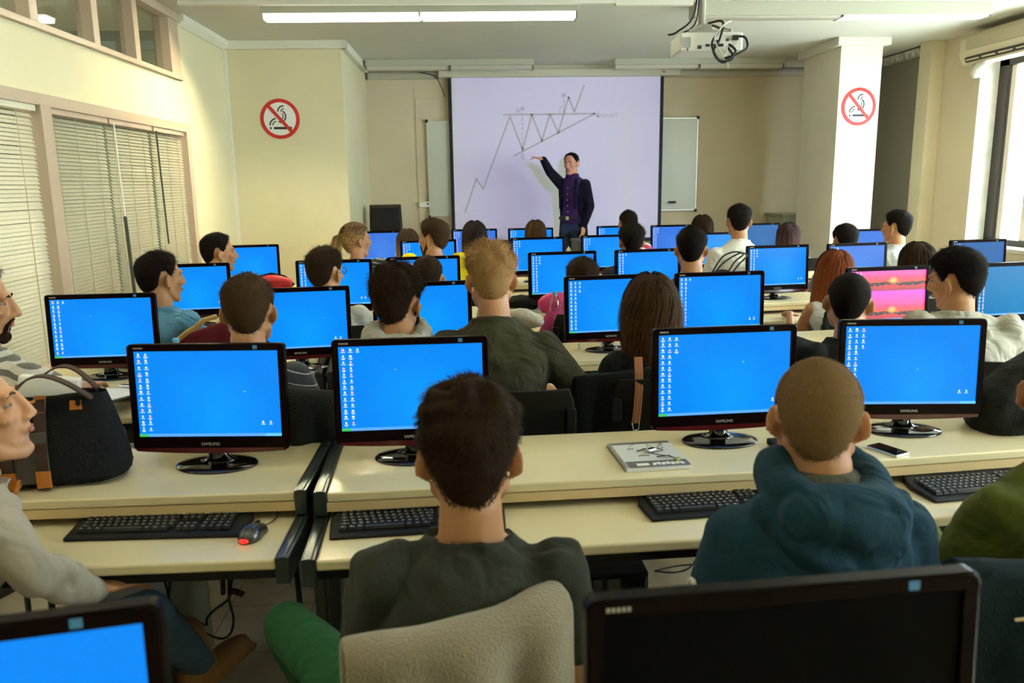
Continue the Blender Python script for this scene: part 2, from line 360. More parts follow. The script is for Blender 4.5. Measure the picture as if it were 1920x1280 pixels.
# ---------------------------------------------------------------- ceiling lamps
def fixture(name, label, xs, y, lit_parts, drop=.04, slope=0, ch=.045):
    x0, x1 = xs; cx = (x0+x1)/2; h = (x1-x0)/2
    t = thing('ceiling_lamp', label, 'lamp', (cx, y, CEIL), slope)
    MB().b2(-h, h, -.10, .10, -drop-.03, 0).build('lamp_housing', mat('grey_lamp_housing', (.50, .49, .38), .5), t, bevel=.003)
    n = len(lit_parts)
    for k, on in enumerate(lit_parts):
        a = -h + 2*h*k/n + .01; bb = -h + 2*h*(k+1)/n - .01
        m = lampw if on else mat('unlit_diffuser', (.58, .54, .44), .35)
        s = MB(); s.prism([(-.085, -drop-.03), (.085, -drop-.03), (.065, -drop-.03-ch), (-.065, -drop-.03-ch)], 'x', a, bb)
        s.build('tube_cover', m, t, bevel=.006)
        MB().b2(bb-.004, bb+.006, -.095, .095, -drop-.033-ch, -.005).build('end_cap', mat('lamp_end_cap', (.12, .11, .09), .5), t)
    return t
fixture('a', 'long lit two-section fluorescent ceiling lamp, top centre left', (-1.68, .95), 7.16, (1, 1), slope=R(-1))
fixture('b', 'half-lit long fluorescent ceiling lamp behind the projector pole, top right', (1.95, 4.55), 7.16, (0, 1), drop=.075, ch=.014)
fixture('c', 'unlit ceiling lamp near the front wall, left of the screen centre', (-1.2, .83), 10.2, (0, 0))
fixture('d', 'unlit ceiling lamp near the front wall, above the right part of the screen', (1.83, 3.95), 10.25, (0, 0))
for x, y, q in ((-1.2, 4.3, 'second from the front, left side'), (3.1, 4.3, 'second from the front, right side'), (-1.2, 1.4, 'nearest the camera, left side'), (2.6, 1.4, 'nearest the camera, right side')):
    fixture('e', 'lit fluorescent ceiling lamp, ' + q, (x-1.28, x+1.28), y, (1, 1))
# ---------------------------------------------------------------- projector
pj = thing('projector', 'white ceiling projector with looping black cables on a pole', 'projector', (1.25, 4.3, 2.33), R(-3))
MB().b2(-.16, .16, -.12, .13, -.045, .045).build('body', white_m, pj, bevel=.012)
MB().tube([(-.02, .02, .05), (-.02, .02, CEIL-2.33)], .018, 14).build('pole', mat('grey_pole', (.45, .42, .34), .4), pj, smooth=True)
a = MB(); a.b2(-.10, .10, -.08, .08, .05, .062)
for sx in (-1, 1):
    for sy in (-1, 1): a.tube([(sx*.03, sy*.02, .09), (sx*.11, sy*.09, .055)], .006, 6)
a.b2(-.05, .02, -.02, .05, .06, .1); a.build('mount_bracket', mat('grey_pole', (0, 0, 0)), pj)
MB().tube([(-.075, .12, 0), (-.075, .15, 0)], .035, 18).build('lens', black_m, pj, smooth=True)
a = MB()
for k in range(9): a.b2(-.150, -.105, -.122, -.119, -.03+k*.006, -.028+k*.006)
a.build('vent_grille', mat('vent_shadow', (.12, .11, .09), .7), pj)
a = MB()
for x, z, wd_, hh in ((-.02, -.02, .02, .012), (.01, -.02, .024, .012), (.045, -.02, .03, .014), (.03, .0, .02, .01), (.1, -.025, .018, .01), (-.06, -.028, .02, .016), (.08, .005, .012, .012), (-.12, -.038, .004, .012)): a.b2(x-wd_/2, x+wd_/2, -.124, -.118, z-hh/2, z+hh/2)
a.build('sockets', mat('socket_dark', (.03, .03, .04), .5), pj)
def loop(pts, r, name, m, parent=None, n=8, sub=6):
    P = [Vector(p) for p in pts]; out = []
    for i in range(len(P)-1):
        p0 = P[max(i-1, 0)]; p1 = P[i]; p2 = P[i+1]; p3 = P[min(i+2, len(P)-1)]
        for k in range(sub):
            t = k/sub; out.append(.5*((2*p1)+(p2-p0)*t+(2*p0-5*p1+4*p2-p3)*t*t+(3*p1-p0-3*p2+p3)*t**3))
    out.append(P[-1]); return MB().tube(out, r, n).build(name, m, parent, smooth=True)
cab_m = mat('black_cable', (.012, .012, .012), .5); cabw_m = mat('cream_cable', (.6, .55, .42), .5)
loop([(-.02, -.02, CEIL-2.36), (-.05, -.02, .5), (-.07, -.04, .16), (-.16, -.05, .06), (-.2, -.02, .05)], .005, 'cable', cab_m, pj)
loop([(-.03, -.02, CEIL-2.36), (-.045, -.02, .4), (-.06, -.04, .12), (-.14, -.05, .05)], .004, 'cable', cab_m, pj)
loop([(.0, -.04, .10), (.05, -.13, .09), (.03, -.16, 0), (.0, -.17, -.06), (.05, -.17, -.11), (.11, -.17, -.06), (.08, -.15, -.02)], .006, 'cable', cab_m, pj)
loop([(.02, -.04, .09), (.03, -.15, .05), (-.01, -.17, -.02), (.03, -.17, -.10), (.1, -.17, -.09), (.07, -.15, -.03)], .006, 'cable', cab_m, pj)
loop([(.1, -.1, .1), (.05, -.15, .07), (.0, -.18, 0), (.05, -.18, -.08), (.07, -.16, -.03)], .004, 'cable', cabw_m, pj)
loop([(.12, -.13, .02), (.16, -.15, .01), (.17, -.16, -.04), (.12, -.17, -.07), (.06, -.16, -.09)], .006, 'cable', cab_m, pj)
loop([(.07, -.17, -.1), (.075, -.17, -.14)], .003, 'cable', cabw_m, pj)
MB().b2(.10, .13, -.145, -.12, .0, .025).build('plug', black_m, pj, bevel=.003)
# light of the projector (throws the blue-white picture; the teacher casts its shadow)
sl = bpy.data.lights.new('projector_beam', 'SPOT'); sl.energy = 330; sl.color = (.36, .24, 1); sl.spot_size = R(34); sl.spot_blend = .0; sl.shadow_soft_size = .02
so = bpy.data.objects.new('projector_beam', sl); COL.objects.link(so); so.location = (1.175, 4.48, 2.33)
d = Vector((1.19, 10.75, 1.93)) - so.location; so.rotation_euler = d.to_track_quat('-Z', 'Y').to_euler()
sl.use_nodes = True; n = sl.node_tree; em = n.nodes['Emission']; g_ = n.nodes.new('ShaderNodeTexCoord'); sp = n.nodes.new('ShaderNodeSeparateXYZ'); n.links.new(g_.outputs['Normal'], sp.inputs[0])
def nm(op, a, b_=None):
    q = n.nodes.new('ShaderNodeMath'); q.operation = op
    for i, v in enumerate((a, b_)):
        if v is None: continue
        if isinstance(v, (int, float)): q.inputs[i].default_value = v
        else: n.links.new(v, q.inputs[i])
    return q.outputs[0]
az = nm('ABSOLUTE', sp.outputs[2])
ux = nm('LESS_THAN', nm('ABSOLUTE', nm('DIVIDE', sp.outputs[0], az)), 1.38/6.27); uy = nm('LESS_THAN', nm('ABSOLUTE', nm('DIVIDE', sp.outputs[1], az)), 1.06/6.27)
n.links.new(nm('MULTIPLY', ux, uy), em.inputs['Strength'])
# ---------------------------------------------------------------- projection screen
ps = thing('projection_screen', 'large pulled-down white projection screen with black side borders', 'projection screen', (1.17, YF-.08, .9))
MB().b2(-1.36, 1.36, -.006, 0, .0, 2.08).build('screen_fabric', mat('white_screen_fabric', (.74, .73, .70), .9), ps)
for s_ in (-1, 1): MB().b2(s_*1.36, s_*1.405, -.008, .001, 0, 2.09).build('black_border', mat('border_black', (.01, .01, .01), .7), ps)
MB().b2(-1.52, 1.60, -.10, .03, 2.08, 2.17).build('roller_case', mat('cream_case', (.66, .62, .47), .5), ps, bevel=.01)
MB().b2(-1.36, 1.36, -.02, .01, -.05, 0).build('bottom_bar', mat('border_black', (0, 0, 0)), ps, bevel=.004)
MB().b2(1.36, 1.40, -.103, -.1, 2.115, 2.13).build('red_badge', mat('badge_red', (.55, .03, .03), .5), ps)
# projected diagram drawn on the fabric
dm = mat('diagram_line', (.52, .52, .41), .9)
def sp_(px, py): p = aty(px, py, YF-.087); return p.x, p.z
lines = [[(872, 398), (893, 335), (906, 354), (956, 218), (980, 281), (997, 215), (1016, 264), (1031, 214), (1047, 249), (1066, 182), (1077, 210), (1095, 160)], [(944, 215), (1115, 213)], [(964, 292), (1115, 213)]]
dg = MB()
def stroke(p, q, wd_=.022):
    x0, z0 = sp_(*p); x1, z1 = sp_(*q); dx, dz = x1-x0, z1-z0; l = math.hypot(dx, dz); nx, nz = -dz/l*wd_/2, dx/l*wd_/2
    e = .3*wd_; ux_, uz_ = dx/l*e, dz/l*e; i = len(dg.v); y = YF-.087
    dg.v += [(x0-ux_+nx, y, z0-uz_+nz), (x0-ux_-nx, y, z0-uz_-nz), (x1+ux_-nx, y, z1+uz_-nz), (x1+ux_+nx, y, z1+uz_+nz)]; dg.face((i, i+1, i+2, i+3))
for ln in lines:
    for p, q in zip(ln, ln[1:]): stroke(p, q)
for (px, a_, b_) in ((979, 203, 278), (1057, 178, 212)):
    yy = a_
    while yy < b_: stroke((px, yy), (px+.2, min(yy+5, b_)), .014); yy += 9
    stroke((px-4, a_+3), (px, a_-3), .014); stroke((px+4, a_+3), (px, a_-3), .014)
o = dg.build('projected_diagram', dm, fix=False); o.parent = ps; o.matrix_parent_inverse = Matrix.Translation(-Vector(ps.location))
for s_, px, py, sz in (('A', 971, 208, .10), ('B', 980, 294, .10), ('Γ', 1052, 206, .10), ('Κορυφή', 1138, 216, .075)):
    p = aty(px, py, YF-.088)
    text(s_, sz, p - Vector(ps.location), (R(90), 0, 0), dm, ps, 'projected_letters')
# ---------------------------------------------------------------- whiteboards, thermostat, door outline, lectern
def whiteboard(x0, x1, z0, z1, label, side):
    t = thing('whiteboard', label, 'whiteboard', ((x0+x1)/2, YF-.03, z0)); h = (x1-x0)/2; H_ = z1-z0
    MB().b2(-h, h, -.008, .02, 0, H_).build('board', mat('whiteboard_surface', (.58, .60, .50), .25), t)
    a = MB(); a.b2(-h, h, -.015, .02, H_-.015, H_).b2(-h, h, -.015, .02, 0, .015).b2(-h, -h+.015, -.015, .02, 0, H_).b2(h-.015, h, -.015, .02, 0, H_)
    a.build('frame', mat('aluminium', (.6, .58, .5), .35, metal=.6), t)
    for z in (0, H_): MB().b2(side*h-.02*side, side*h+.012*side, -.022, .02, z-.02, z+.02).build('corner_cap', mat('border_black', (0, 0, 0)), t, bevel=.004)
    if side > 0: MB().b2(h-.38, h-.28, -.05, -.01, .10, .125).build('marker_pen', mat('border_black', (0, 0, 0)), t, bevel=.004)
whiteboard(-.53, .40, 1.22, 2.45, 'whiteboard sticking out behind the left edge of the projection screen', -1)
whiteboard(1.95, 3.06, 1.25, 2.46, 'whiteboard sticking out behind the right edge of the projection screen', 1)
t = thing('wall_thermostat', 'small cream control box on the front wall left of the whiteboard', 'control box', (-.59, YF-.02, 1.38))
MB().b2(-.07, .07, -.03, .02, -.035, .035).build('box', white_m, t, bevel=.005); MB().b2(.035, .06, -.033, -.029, -.0, .02).build('display', black_m, t)
a = MB(); a.b2(-.67, -.65, -.012, 0, .1, 2.75).b2(-.65, -.2, -.012, 0, 2.73, 2.75).b2(-.2, -.18, -.012, 0, 2.4, 2.75)
o = struct(a.build('trim_panel_outline', mat('outline_paint', (.66, .56, .38), .6))); o.location = (0, YF, 0)
t = thing('wall_cable', 'thin cable hanging in a curve from the ceiling lamp to the screen case', 'cable', (-.4, YF-.12, 2.9))
loop([(-.2, 0, .15), (0, .02, .10), (.08, .05, -.03), (.12, .08, -.15)], .006, 'cable', cab_m, t)
def nosmoke(X, Y, Z, rx, rz, label, tl=0):
    t = thing('no_smoking_sign', label, 'sign', (X, Y-.004, Z))
    redm = mat('sign_red', (.62, .025, .015), .45); wm = mat('sign_white', (.85, .84, .80), .5); km = mat('sign_black', (.02, .02, .02), .5)
    n = 48; a = MB(); a.rings([[(r*math.cos(2*math.pi*k/n)*rx, y, r*math.sin(2*math.pi*k/n)*rz) for k in range(n)] for r, y in ((1, .004), (1, -.002), (.82, -.002), (.82, .0))], cap=False); a.build('red_ring', redm, t)
    a = MB(); i = 0; a.v = [(.83*rx*math.cos(2*math.pi*k/n), 0, .83*rz*math.sin(2*math.pi*k/n)) for k in range(n)]; a.face(range(n)); a.build('white_disc', wm, t)
    a = MB(); a.box((0, -.0035, 0), (1.72*rx, .001, .17*rx), Matrix.Rotation(R(49), 3, 'Y')); a.build('red_bar', redm, t)
    a = MB(); y = -.0018
    def arc(cx, cz, r, a0, a1, w_=.035, n_=14):
        for k in range(n_):
            t0, t1 = R(a0+(a1-a0)*k/n_), R(a0+(a1-a0)*(k+1)/n_); i = len(a.v)
            for tt, rr in ((t0, r-w_), (t0, r+w_), (t1, r+w_), (t1, r-w_)): a.v.append(((cx+rr*math.cos(tt))*rx, y, (cz+rr*math.sin(tt))*rz))
            a.face((i, i+1, i+2, i+3))
    def bar(x0, x1, z0, z1): i = len(a.v); a.v += [(x0*rx, y, z0*rz), (x1*rx, y, z0*rz), (x1*rx, y, z1*rz), (x0*rx, y, z1*rz)]; a.face((i, i+1, i+2, i+3))
    bar(-.34, .58, -.52, -.40); bar(-.54, -.46, -.52, -.40)
    arc(-.18, -.32, .34, 180, 95); arc(-.18, -.32, .20, 180, 95, .025); arc(.0, .12, .30, -95, 60); arc(.0, .12, .17, -95, 50, .025); arc(.20, .36, .28, 180, 85); arc(.22, .34, .15, 180, 85, .025); arc(-.1, -.02, .13, -90, -20, .025)
    a.build('cigarette_symbol', km, t)
nosmoke(-1.965, 8.8, 2.342, .205, .205, 'round red no smoking sign on the wide cream pillar at left')
nosmoke(4.262, 8.79, 2.405, .19, .20, 'round red no smoking sign on the narrow white pillar at right')
t = thing('crt_monitor', 'old black monitor facing away on the front desk left of the screen', 'monitor', (-1.02, 9.9, 1.10), R(4))
a = MB(); a.rings([[(-.18, -.10, 0), (.18, -.10, 0), (.165, -.10, .27), (-.165, -.10, .27)], [(-.20, .02, -.01), (.20, .02, -.01), (.19, .02, .31), (-.19, .02, .31)], [(-.20, .06, -.01), (.20, .06, -.01), (.19, .06, .31), (-.19, .06, .31)]])
a.build('casing', mblk_m, t, bevel=.01); MB().b2(-.12, .12, -.08, .08, -.20, 0).build('foot', mblk_m, t, bevel=.01)
t = thing('front_table', 'low table along the front wall under the black monitor', 'table', (-1.0, 9.95, 0))
MB().b2(-.28, .5, -.3, .3, .87, .90).build('tabletop', desk_m, t, bevel=.004)
for sx in (-.25, .47):
    for sy in (-.26, .26): MB().b2(sx-.02, sx+.02, sy-.02, sy+.02, 0, .87).build('leg', steel_m, t)
t = thing('grey_cabinet', 'low grey cabinet standing against the front wall by the right pillar', 'cabinet', (4.33, 10.45, 0))
gm = mat('grey_cabinet_paint', (.42, .43, .33), .5)
MB().b2(-.30, .30, -.3, .3, 0, 1.17).build('body', gm, t, bevel=.006); MB().b2(-.32, .32, -.32, .32, 1.17, 1.20).build('top', gm, t, bevel=.004)
for z in (.15, .5, .85): MB().b2(-.27, .27, -.32, -.30, z, z+.28).build('drawer', gm, t, bevel=.004)
tag(MB().b2(4.40, 4.50, 10.35, 10.42, 1.202, 1.25).build('desk_stapler', mblk_m, bevel=.01), 'small dark object lying on top of the grey cabinet', 'office item')
# platform the teacher stands on
struct(MB().b2(-1.2, 3.9, 9.45, YF, 0, .18).build('trim_platform', mat('platform_wood', (.16, .12, .08), .5)))
# ================================================================ DESKS
ROWS = {0: (.80, .04), 1: (2.42, .055), 2: (3.93, .12), 3: (5.36, .14), 4: (7.02, .13), 5: (8.62, .05)}
ROWN = {0: 'nearest row, below the camera', 1: 'first row in front of the camera', 2: 'second row', 3: 'third row', 4: 'fourth row', 5: 'front row by the screen'}
def row_pt(r, x, n=0):
    y0, s = ROWS[r]; a = math.atan(s); return Vector((x - n*math.sin(a), y0 + s*x + n*math.cos(a), 0)), a
def desk(r, x0, x1, label, ov=None):
    p, a = row_pt(r, (x0+x1)/2)
    if ov: a = math.atan(ov[1]); p = Vector(((x0+x1)/2, ov[0]+ov[1]*(x0+x1)/2, 0))
    h = (x1-x0)/2/math.cos(a)
    t = thing('computer_desk', label, 'desk', p, a, 'two-level computer desks in rows')
    MB().b2(-h+.035, h-.035, -.27, .17, .772, .80).build('upper_shelf', desk_m, t, bevel=.006)
    MB().b2(-h+.035, h-.035, -.27, -.255, .745, .771).build('shelf_lip', edge_m, t)
    MB().b2(-h+.035, h-.035, -.52, -.18, .690, .72).build('keyboard_shelf', desk_m, t, bevel=.008)
    MB().b2(-h+.035, h-.035, -.49, -.19, .655, .689).build('shelf_rail', mblk_m, t)
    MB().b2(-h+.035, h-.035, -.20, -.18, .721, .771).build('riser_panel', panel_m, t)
    for s in (-1, 1):
        a_ = MB(); X0, X1 = s*h, s*(h-.035)
        a_.b2(X0, X1, -.275, .175, .735, .806).b2(X0, X1, -.525, -.20, .655, .727)
        a_.b2(s*(h-.008), s*(h-.027), -.28, .178, .8061, .810).b2(s*(h-.008), s*(h-.027), -.53, -.28, .7271, .731)
        a_.build('side_channel', steel_m, t, bevel=.003)
        l = MB(); l.b2(X0, X1, -.10, -.03, .03, .735).b2(X0, X1, -.48, .15, 0, .045); l.build('leg', steel_m, t, bevel=.004)
    MB().b2(-h+.035, h-.035, .10, .13, .42, .50).build('rear_crossbar', steel_m, t)
    return t
for r, segs in {0: [(-1.05, -.30), (-.28, 1.35)], 1: [(-2.1, -.475), (-.465, 1.12), (1.13, 2.7)], 2: [(-2.3, -.72), (-.70, .96), (.97, 2.62), (2.63, 4.2)],
                3: [(-2.1, -.56), (-.54, 1.0), (1.01, 2.62), (2.63, 4.4)], 4: [(-2.2, -.80), (-.78, .95), (.96, 2.4), (2.9, 4.4)], 5: [(-1.1, .35), (.36, 1.95), (1.96, 3.6)]}.items():
    for k, (x0, x1) in enumerate(segs):
        desk(r, x0, x1, 'cream two-level desk, %s, %s' % (ROWN[r], ['leftmost section', 'second from left', 'third from left', 'rightmost'][k]), {(1, 0): (2.41, .0), (1, 1): (2.41, .045), (1, 2): (2.39, .10)}.get((r, k)))
# ================================================================ MONITORS
def screen_material(name, c0, c1, s, gloss=.25):
    M = emis(name, c0, s); nt_ = M.node_tree
    if any(n_.type == 'TEX_COORD' for n_ in nt_.nodes): return M
    b_ = nt_.nodes['Principled BSDF']; tc_ = nt_.nodes.new('ShaderNodeTexCoord')
    vs = nt_.nodes.new('ShaderNodeVectorMath'); vs.operation = 'DISTANCE'; vs.inputs[1].default_value = (.02, 0, -.06)
    nt_.links.new(tc_.outputs['Object'], vs.inputs[0])
    n_ = nt_.nodes.new('ShaderNodeTexNoise'); n_.inputs['Scale'].default_value = 7; nt_.links.new(tc_.outputs['Object'], n_.inputs['Vector'])
    ad = nt_.nodes.new('ShaderNodeMath'); ad.operation = 'MULTIPLY_ADD'; ad.inputs[1].default_value = .16; nt_.links.new(n_.outputs[0], ad.inputs[0]); nt_.links.new(vs.outputs['Value'], ad.inputs[2])
    rp_ = nt_.nodes.new('ShaderNodeValToRGB'); rp_.color_ramp.elements[0].position = .06; rp_.color_ramp.elements[0].color = (*c1, 1); rp_.color_ramp.elements[1].position = .26; rp_.color_ramp.elements[1].color = (*c0, 1)
    nt_.links.new(ad.outputs[0], rp_.inputs[0]); nt_.links.new(rp_.outputs[0], b_.inputs['Emission Color'])
    b_.inputs['Emission Strength'].default_value *= .64; b_.inputs['Base Color'].default_value = (.004, .006, .01, 1); b_.inputs['Roughness'].default_value = gloss; b_.inputs['Specular IOR Level'].default_value = .12
    return M
SM = {'blue': screen_material('blue_desktop', (.0005, .245, .90), (.002, .34, 1.0), 1.05),
      'pale': screen_material('glare_paled_desktop', (.045, .20, .80), (.07, .26, .86), .95),  # viewing glare on the far screens, put into a paler blue
      'grey': screen_material('greyed_blue_desktop', (.035, .17, .50), (.06, .22, .55), .85),
      'teal': screen_material('teal_blue_desktop', (.001, .22, .55), (.003, .27, .62), .95),
      'off': mat('dark_screen', (.0015, .0015, .0015), .5, spec=.04)}
icon_m = emis('white_icons', (.75, .85, 1), .66); iconr_m = emis('reddish_icons', (.9, .45, .6), .66)
bar_m = emis('taskbar_blue', (.10, .38, .95), .7); start_m = emis('start_green', (.05, .55, .12), .65); trayb_m = emis('tray_blue', (.12, .55, .95), .72)
def sunset_mat():
    M = bpy.data.materials.new('sunset_wallpaper'); M.use_nodes = True; q = M.node_tree; b_ = q.nodes['Principled BSDF']; Lk = q.links.new
    tc_ = q.nodes.new('ShaderNodeTexCoord'); sp_1 = q.nodes.new('ShaderNodeSeparateXYZ'); Lk(tc_.outputs['Object'], sp_1.inputs[0])
    def mt(op, a, b2=None, c=None):
        n_ = q.nodes.new('ShaderNodeMath'); n_.operation = op
        for i, v in enumerate((a, b2, c)):
            if v is None: continue
            if isinstance(v, (int, float)): n_.inputs[i].default_value = v
            else: Lk(v, n_.inputs[i])
        return n_.outputs[0]
    fz = mt('FRACT', mt('DIVIDE', mt('ADD', sp_1.outputs[2], .4285), .155)); fx = mt('FRACT', mt('DIVIDE', mt('ADD', sp_1.outputs[0], .51), .215))
    no_ = q.nodes.new('ShaderNodeTexNoise'); no_.inputs['Scale'].default_value = 5; no_.inputs['Detail'].default_value = 6
    cb = q.nodes.new('ShaderNodeCombineXYZ'); Lk(fx, cb.inputs[0]); Lk(mt('MULTIPLY', fz, 1.3), cb.inputs[2]); Lk(cb.outputs[0], no_.inputs['Vector'])
    z = mt('ADD', fz, mt('MULTIPLY', mt('SUBTRACT', no_.outputs[0], .5), .38))
    rp_ = q.nodes.new('ShaderNodeValToRGB'); cr = rp_.color_ramp; cr.elements[0].position = 0; cr.elements[0].color = (.45, .015, .05, 1)
    for p, c_ in ((.16, (.75, .03, .03)), (.19, (.02, .004, .01)), (.25, (.02, .004, .01)), (.29, (.95, .10, .02)), (.42, (.95, .05, .12)), (.58, (.95, .08, .42))):
        e = cr.elements.new(p); e.color = (*c_, 1)
    cr.elements[-1].position = 1; cr.elements[-1].color = (.75, .07, .80, 1); Lk(z, rp_.inputs[0])
    vd = q.nodes.new('ShaderNodeVectorMath'); vd.operation = 'DISTANCE'; vd.inputs[1].default_value = (.5, 0, .34); cb2 = q.nodes.new('ShaderNodeCombineXYZ'); Lk(fx, cb2.inputs[0]); Lk(fz, cb2.inputs[2]); Lk(cb2.outputs[0], vd.inputs[0])
    glow = mt('MAXIMUM', mt('MULTIPLY_ADD', vd.outputs['Value'], -7.0, 1.0), 0)
    ad = q.nodes.new('ShaderNodeMix'); ad.data_type = 'RGBA'; ad.inputs['B'].default_value = (1, .75, .12, 1); Lk(glow, ad.inputs['Factor']); Lk(rp_.outputs[0], ad.inputs['A']); Lk(ad.outputs['Result'], b_.inputs['Emission Color'])
    b_.inputs['Emission Strength'].default_value = .66; b_.inputs['Base Color'].default_value = (.01, .01, .01, 1); return M
SM['sunset'] = sunset_mat()
MW, MH = .475, .325
def outline(n=12):
    """outer outline of the front frame: rounded corners, lower edge bowed down"""
    pts = []; w, h, r = MW/2, MH/2, .012
    for cx, cz, a0 in ((w-r, h-r, 0), (-w+r, h-r, 90), (-w+r, -h+r, 180), (w-r, -h+r, 270)):
        for k in range(5):
            t = R(a0 + 90*k/4); pts.append((cx+r*math.cos(t), cz+r*math.sin(t)))
        if a0 == 180:
            for k in range(1, n):
                u = -1 + 2*k/n; pts.append((u*(w-r), -h - .008*(1-u*u)))
    return pts
def monitor_meshes():
    OUT = outline(); sx, z1, z0 = MW/2-.020, MH/2-.021, -MH/2+.042
    inn = [(max(-sx, min(sx, x*1.02)), max(z0, min(z1, z*1.02))) for x, z in OUT]
    a = MB(); z_ = lambda P, y, k=1, dz=0: [(x*k, y, z*k+dz) for x, z in P]
    a.rings([z_(inn, .001), z_(inn, -.005), z_(OUT, -.006, .985), z_(OUT, -.003, 1), z_(OUT, .018, 1), z_(OUT, .024, .97)], cap=False)
    bz = a.build('bezel', bezel_m, smooth=False, bevel=0)
    r = MB(); r.rings([[(x*.993, y, -MH/2+.001+(z+MH/2)*1.0-k) for x, z in [(-MW/2+.01+(MW-.02)*i/14, -MH/2-.008*(1-(-1+2*i/14)**2)) for i in range(15)]] for y, k in ((-.0085, -.007), (-.0095, .002), (.01, .004))], cap=False)
    i0 = len(r.v)
    rim = r.build('lower_rim', rim_m)
    s = MB(); s.v = [(-sx, .0, z0), (sx, .0, z0), (sx, .0, z1), (-sx, .0, z1)]; s.face((0, 1, 2, 3)); scr = s.build('screen', SM['blue'], fix=False)
    bk = MB(); bk.rings([z_(OUT, .022, .98), z_(OUT, .045, .86), z_(OUT, .065, .60), z_(OUT, .07, .3)]); back = bk.build('back_shell', mblk_m, smooth=False)
    st = MB(); st.rings([[(math.cos(t)*rx, .035+math.sin(t)*ry, z) for t in [2*math.pi*k/20 for k in range(20)]] for rx, ry, z in ((.034, .022, -.14), (.030, .022, -.178), (.030, .024, -.195), (.042, .032, -.205), (.06, .04, -.2105))])
    stand = st.build('stand_neck', black_m, smooth=True)
    ba = MB(); ba.rings([[(math.cos(t)*.125*k, .02+math.sin(t)*.085*k, z) for t in [2*math.pi*j/48 for j in range(48)]] for k, z in ((.985, -.2225), (1, -.2205), (1, -.218), (.97, -.2155), (.7, -.212), (.4, -.2095))])
    base = ba.build('stand_base', black_m, smooth=True)
    tk = MB(); y = -.0012
    def q(m_, x0, x1, za, zb):
        m_.b2(x0, x1, y-.0004, y, za, zb)
    q(tk, -sx, sx, z0, z0+.0085); task = tk.build('taskbar', bar_m)
    stt = MB(); y = -.0018; q(stt, -sx, -sx+.028, z0, z0+.0085); start = stt.build('start_button', start_m)
    tr_ = MB(); q(tr_, sx-.05, sx, z0, z0+.0085)
    tray = tr_.build('system_tray', trayb_m)
    def icons(cols, seed, cursor):
        rnd = random.Random(seed); ic = MB(); y_ = -.0014
        def one(x, z):
            w_, h_ = rnd.uniform(.005, .008), rnd.uniform(.006, .008); ic.cur = 1 if rnd.random() < .12 else 0
            sh = rnd.random()
            if sh < .5: ic.prism([(x-w_/2, z), (x+w_/2, z), (x+w_/2, z+h_*.7), (x+w_*.1, z+h_), (x-w_/2, z+h_)], 'y', y_-.0004, y_)
            else: ic.prism([(x-w_/2, z), (x+w_*.3, z), (x+w_/2, z+h_*.5), (x, z+h_), (x-w_*.4, z+h_*.8)], 'y', y_-.0004, y_)
            ic.cur = 0; l_ = rnd.uniform(.009, .014); ic.b2(x-l_/2, x+l_/2, y_-.0004, y_, z-.0045, z-.0025)
            if rnd.random() < .4: l_ *= .7; ic.b2(x-l_/2, x+l_/2, y_-.0004, y_, z-.0075, z-.0057)
        for c_, n_ in enumerate(cols):
            for k in range(n_): one(-sx+.014+c_*.022, z1-.014-k*.0188)
        one(sx-.055, z0+.04); one(sx-.032, z0+.04)
        ic.prism([(cursor[0], cursor[1]), (cursor[0]+.004, cursor[1]-.004), (cursor[0]+.001, cursor[1]-.006)], 'y', y_-.0004, y_)
        return ic.build('desktop_icons', [icon_m, iconr_m])
    ics = [icons((13, 13), 1, (.11, .02)), icons((13, 13, 1), 2, (-.05, .07)), icons((13, 13, 3), 3, (.06, .05)), icons((12, 12, 2), 4, (.05, -.02)), icons((12, 11, 4), 5, (.02, 0))]
    badge = MB().b2(.145, .158, -.0068, -.006, MH/2-.016, MH/2-.005).build('blue_sticker', emis('sticker_blue_glow', (.05, .22, .32), .35))  # the sticker is no lamp; a faint glow is put into its material
    logo = text('SAMSUNG', .0125, (0, -.0069, -MH/2+.019), (R(90), 0, 0), silver_m, None, 'maker_lettering', ex=.0002)
    lab2 = MB()
    for k in range(5): lab2.b2(-.215+k*.006, -.2115+k*.006, -.0068, -.006, MH/2-.014, MH/2-.009)
    lab2 = lab2.build('model_print', silver_m)
    return dict(bezel=bz, rim=rim, screen=scr, back=back, stand=stand, base=base, task=task, start=start, tray=tray, badge=badge, logo=logo, lab=lab2, icons=ics)
PM = monitor_meshes()
PROTO = [PM[k] for k in PM if k != 'icons'] + PM['icons']
def monitor(X, Y, yaw, label, kind='blue', ic=0, z=.80, scale=1, extra=()):
    t = thing('computer_monitor', label, 'monitor', (X, Y, z), yaw, 'widescreen computer monitors on the desks')
    t.scale = (scale,)*3; tilt = Matrix.Rotation(R(-3), 4, 'X')
    def cp(o, tl=True):
        c = o.copy(); COL.objects.link(c); c.parent = t
        if tl: c.matrix_local = Matrix.Translation((0, 0, .222)) @ tilt @ Matrix.Translation(o.location) @ o.rotation_euler.to_matrix().to_4x4()
        else: c.matrix_local = Matrix.Translation((0, 0, .2225))
        return c
    for k in ('bezel', 'rim', 'back', 'badge', 'logo', 'lab'): cp(PM[k])
    cp(PM['stand'], False); cp(PM['base'], False)
    s_ = cp(PM['screen'])
    if kind != 'blue':
        s_.data = s_.data.copy(); s_.data.materials[0] = SM[kind]
    if kind == 'browser':
        pass
    def sub(o):
        c = cp(o); c.parent = s_; c.matrix_parent_inverse = Matrix(); c.matrix_local = Matrix.Translation(o.location); return c
    if kind != 'off':
        sub(PM['icons'][ic])
        for k in ('task', 'start', 'tray'): sub(PM[k])
    for o in extra: o.parent = s_
    return t
SM['browser'] = SM['blue']
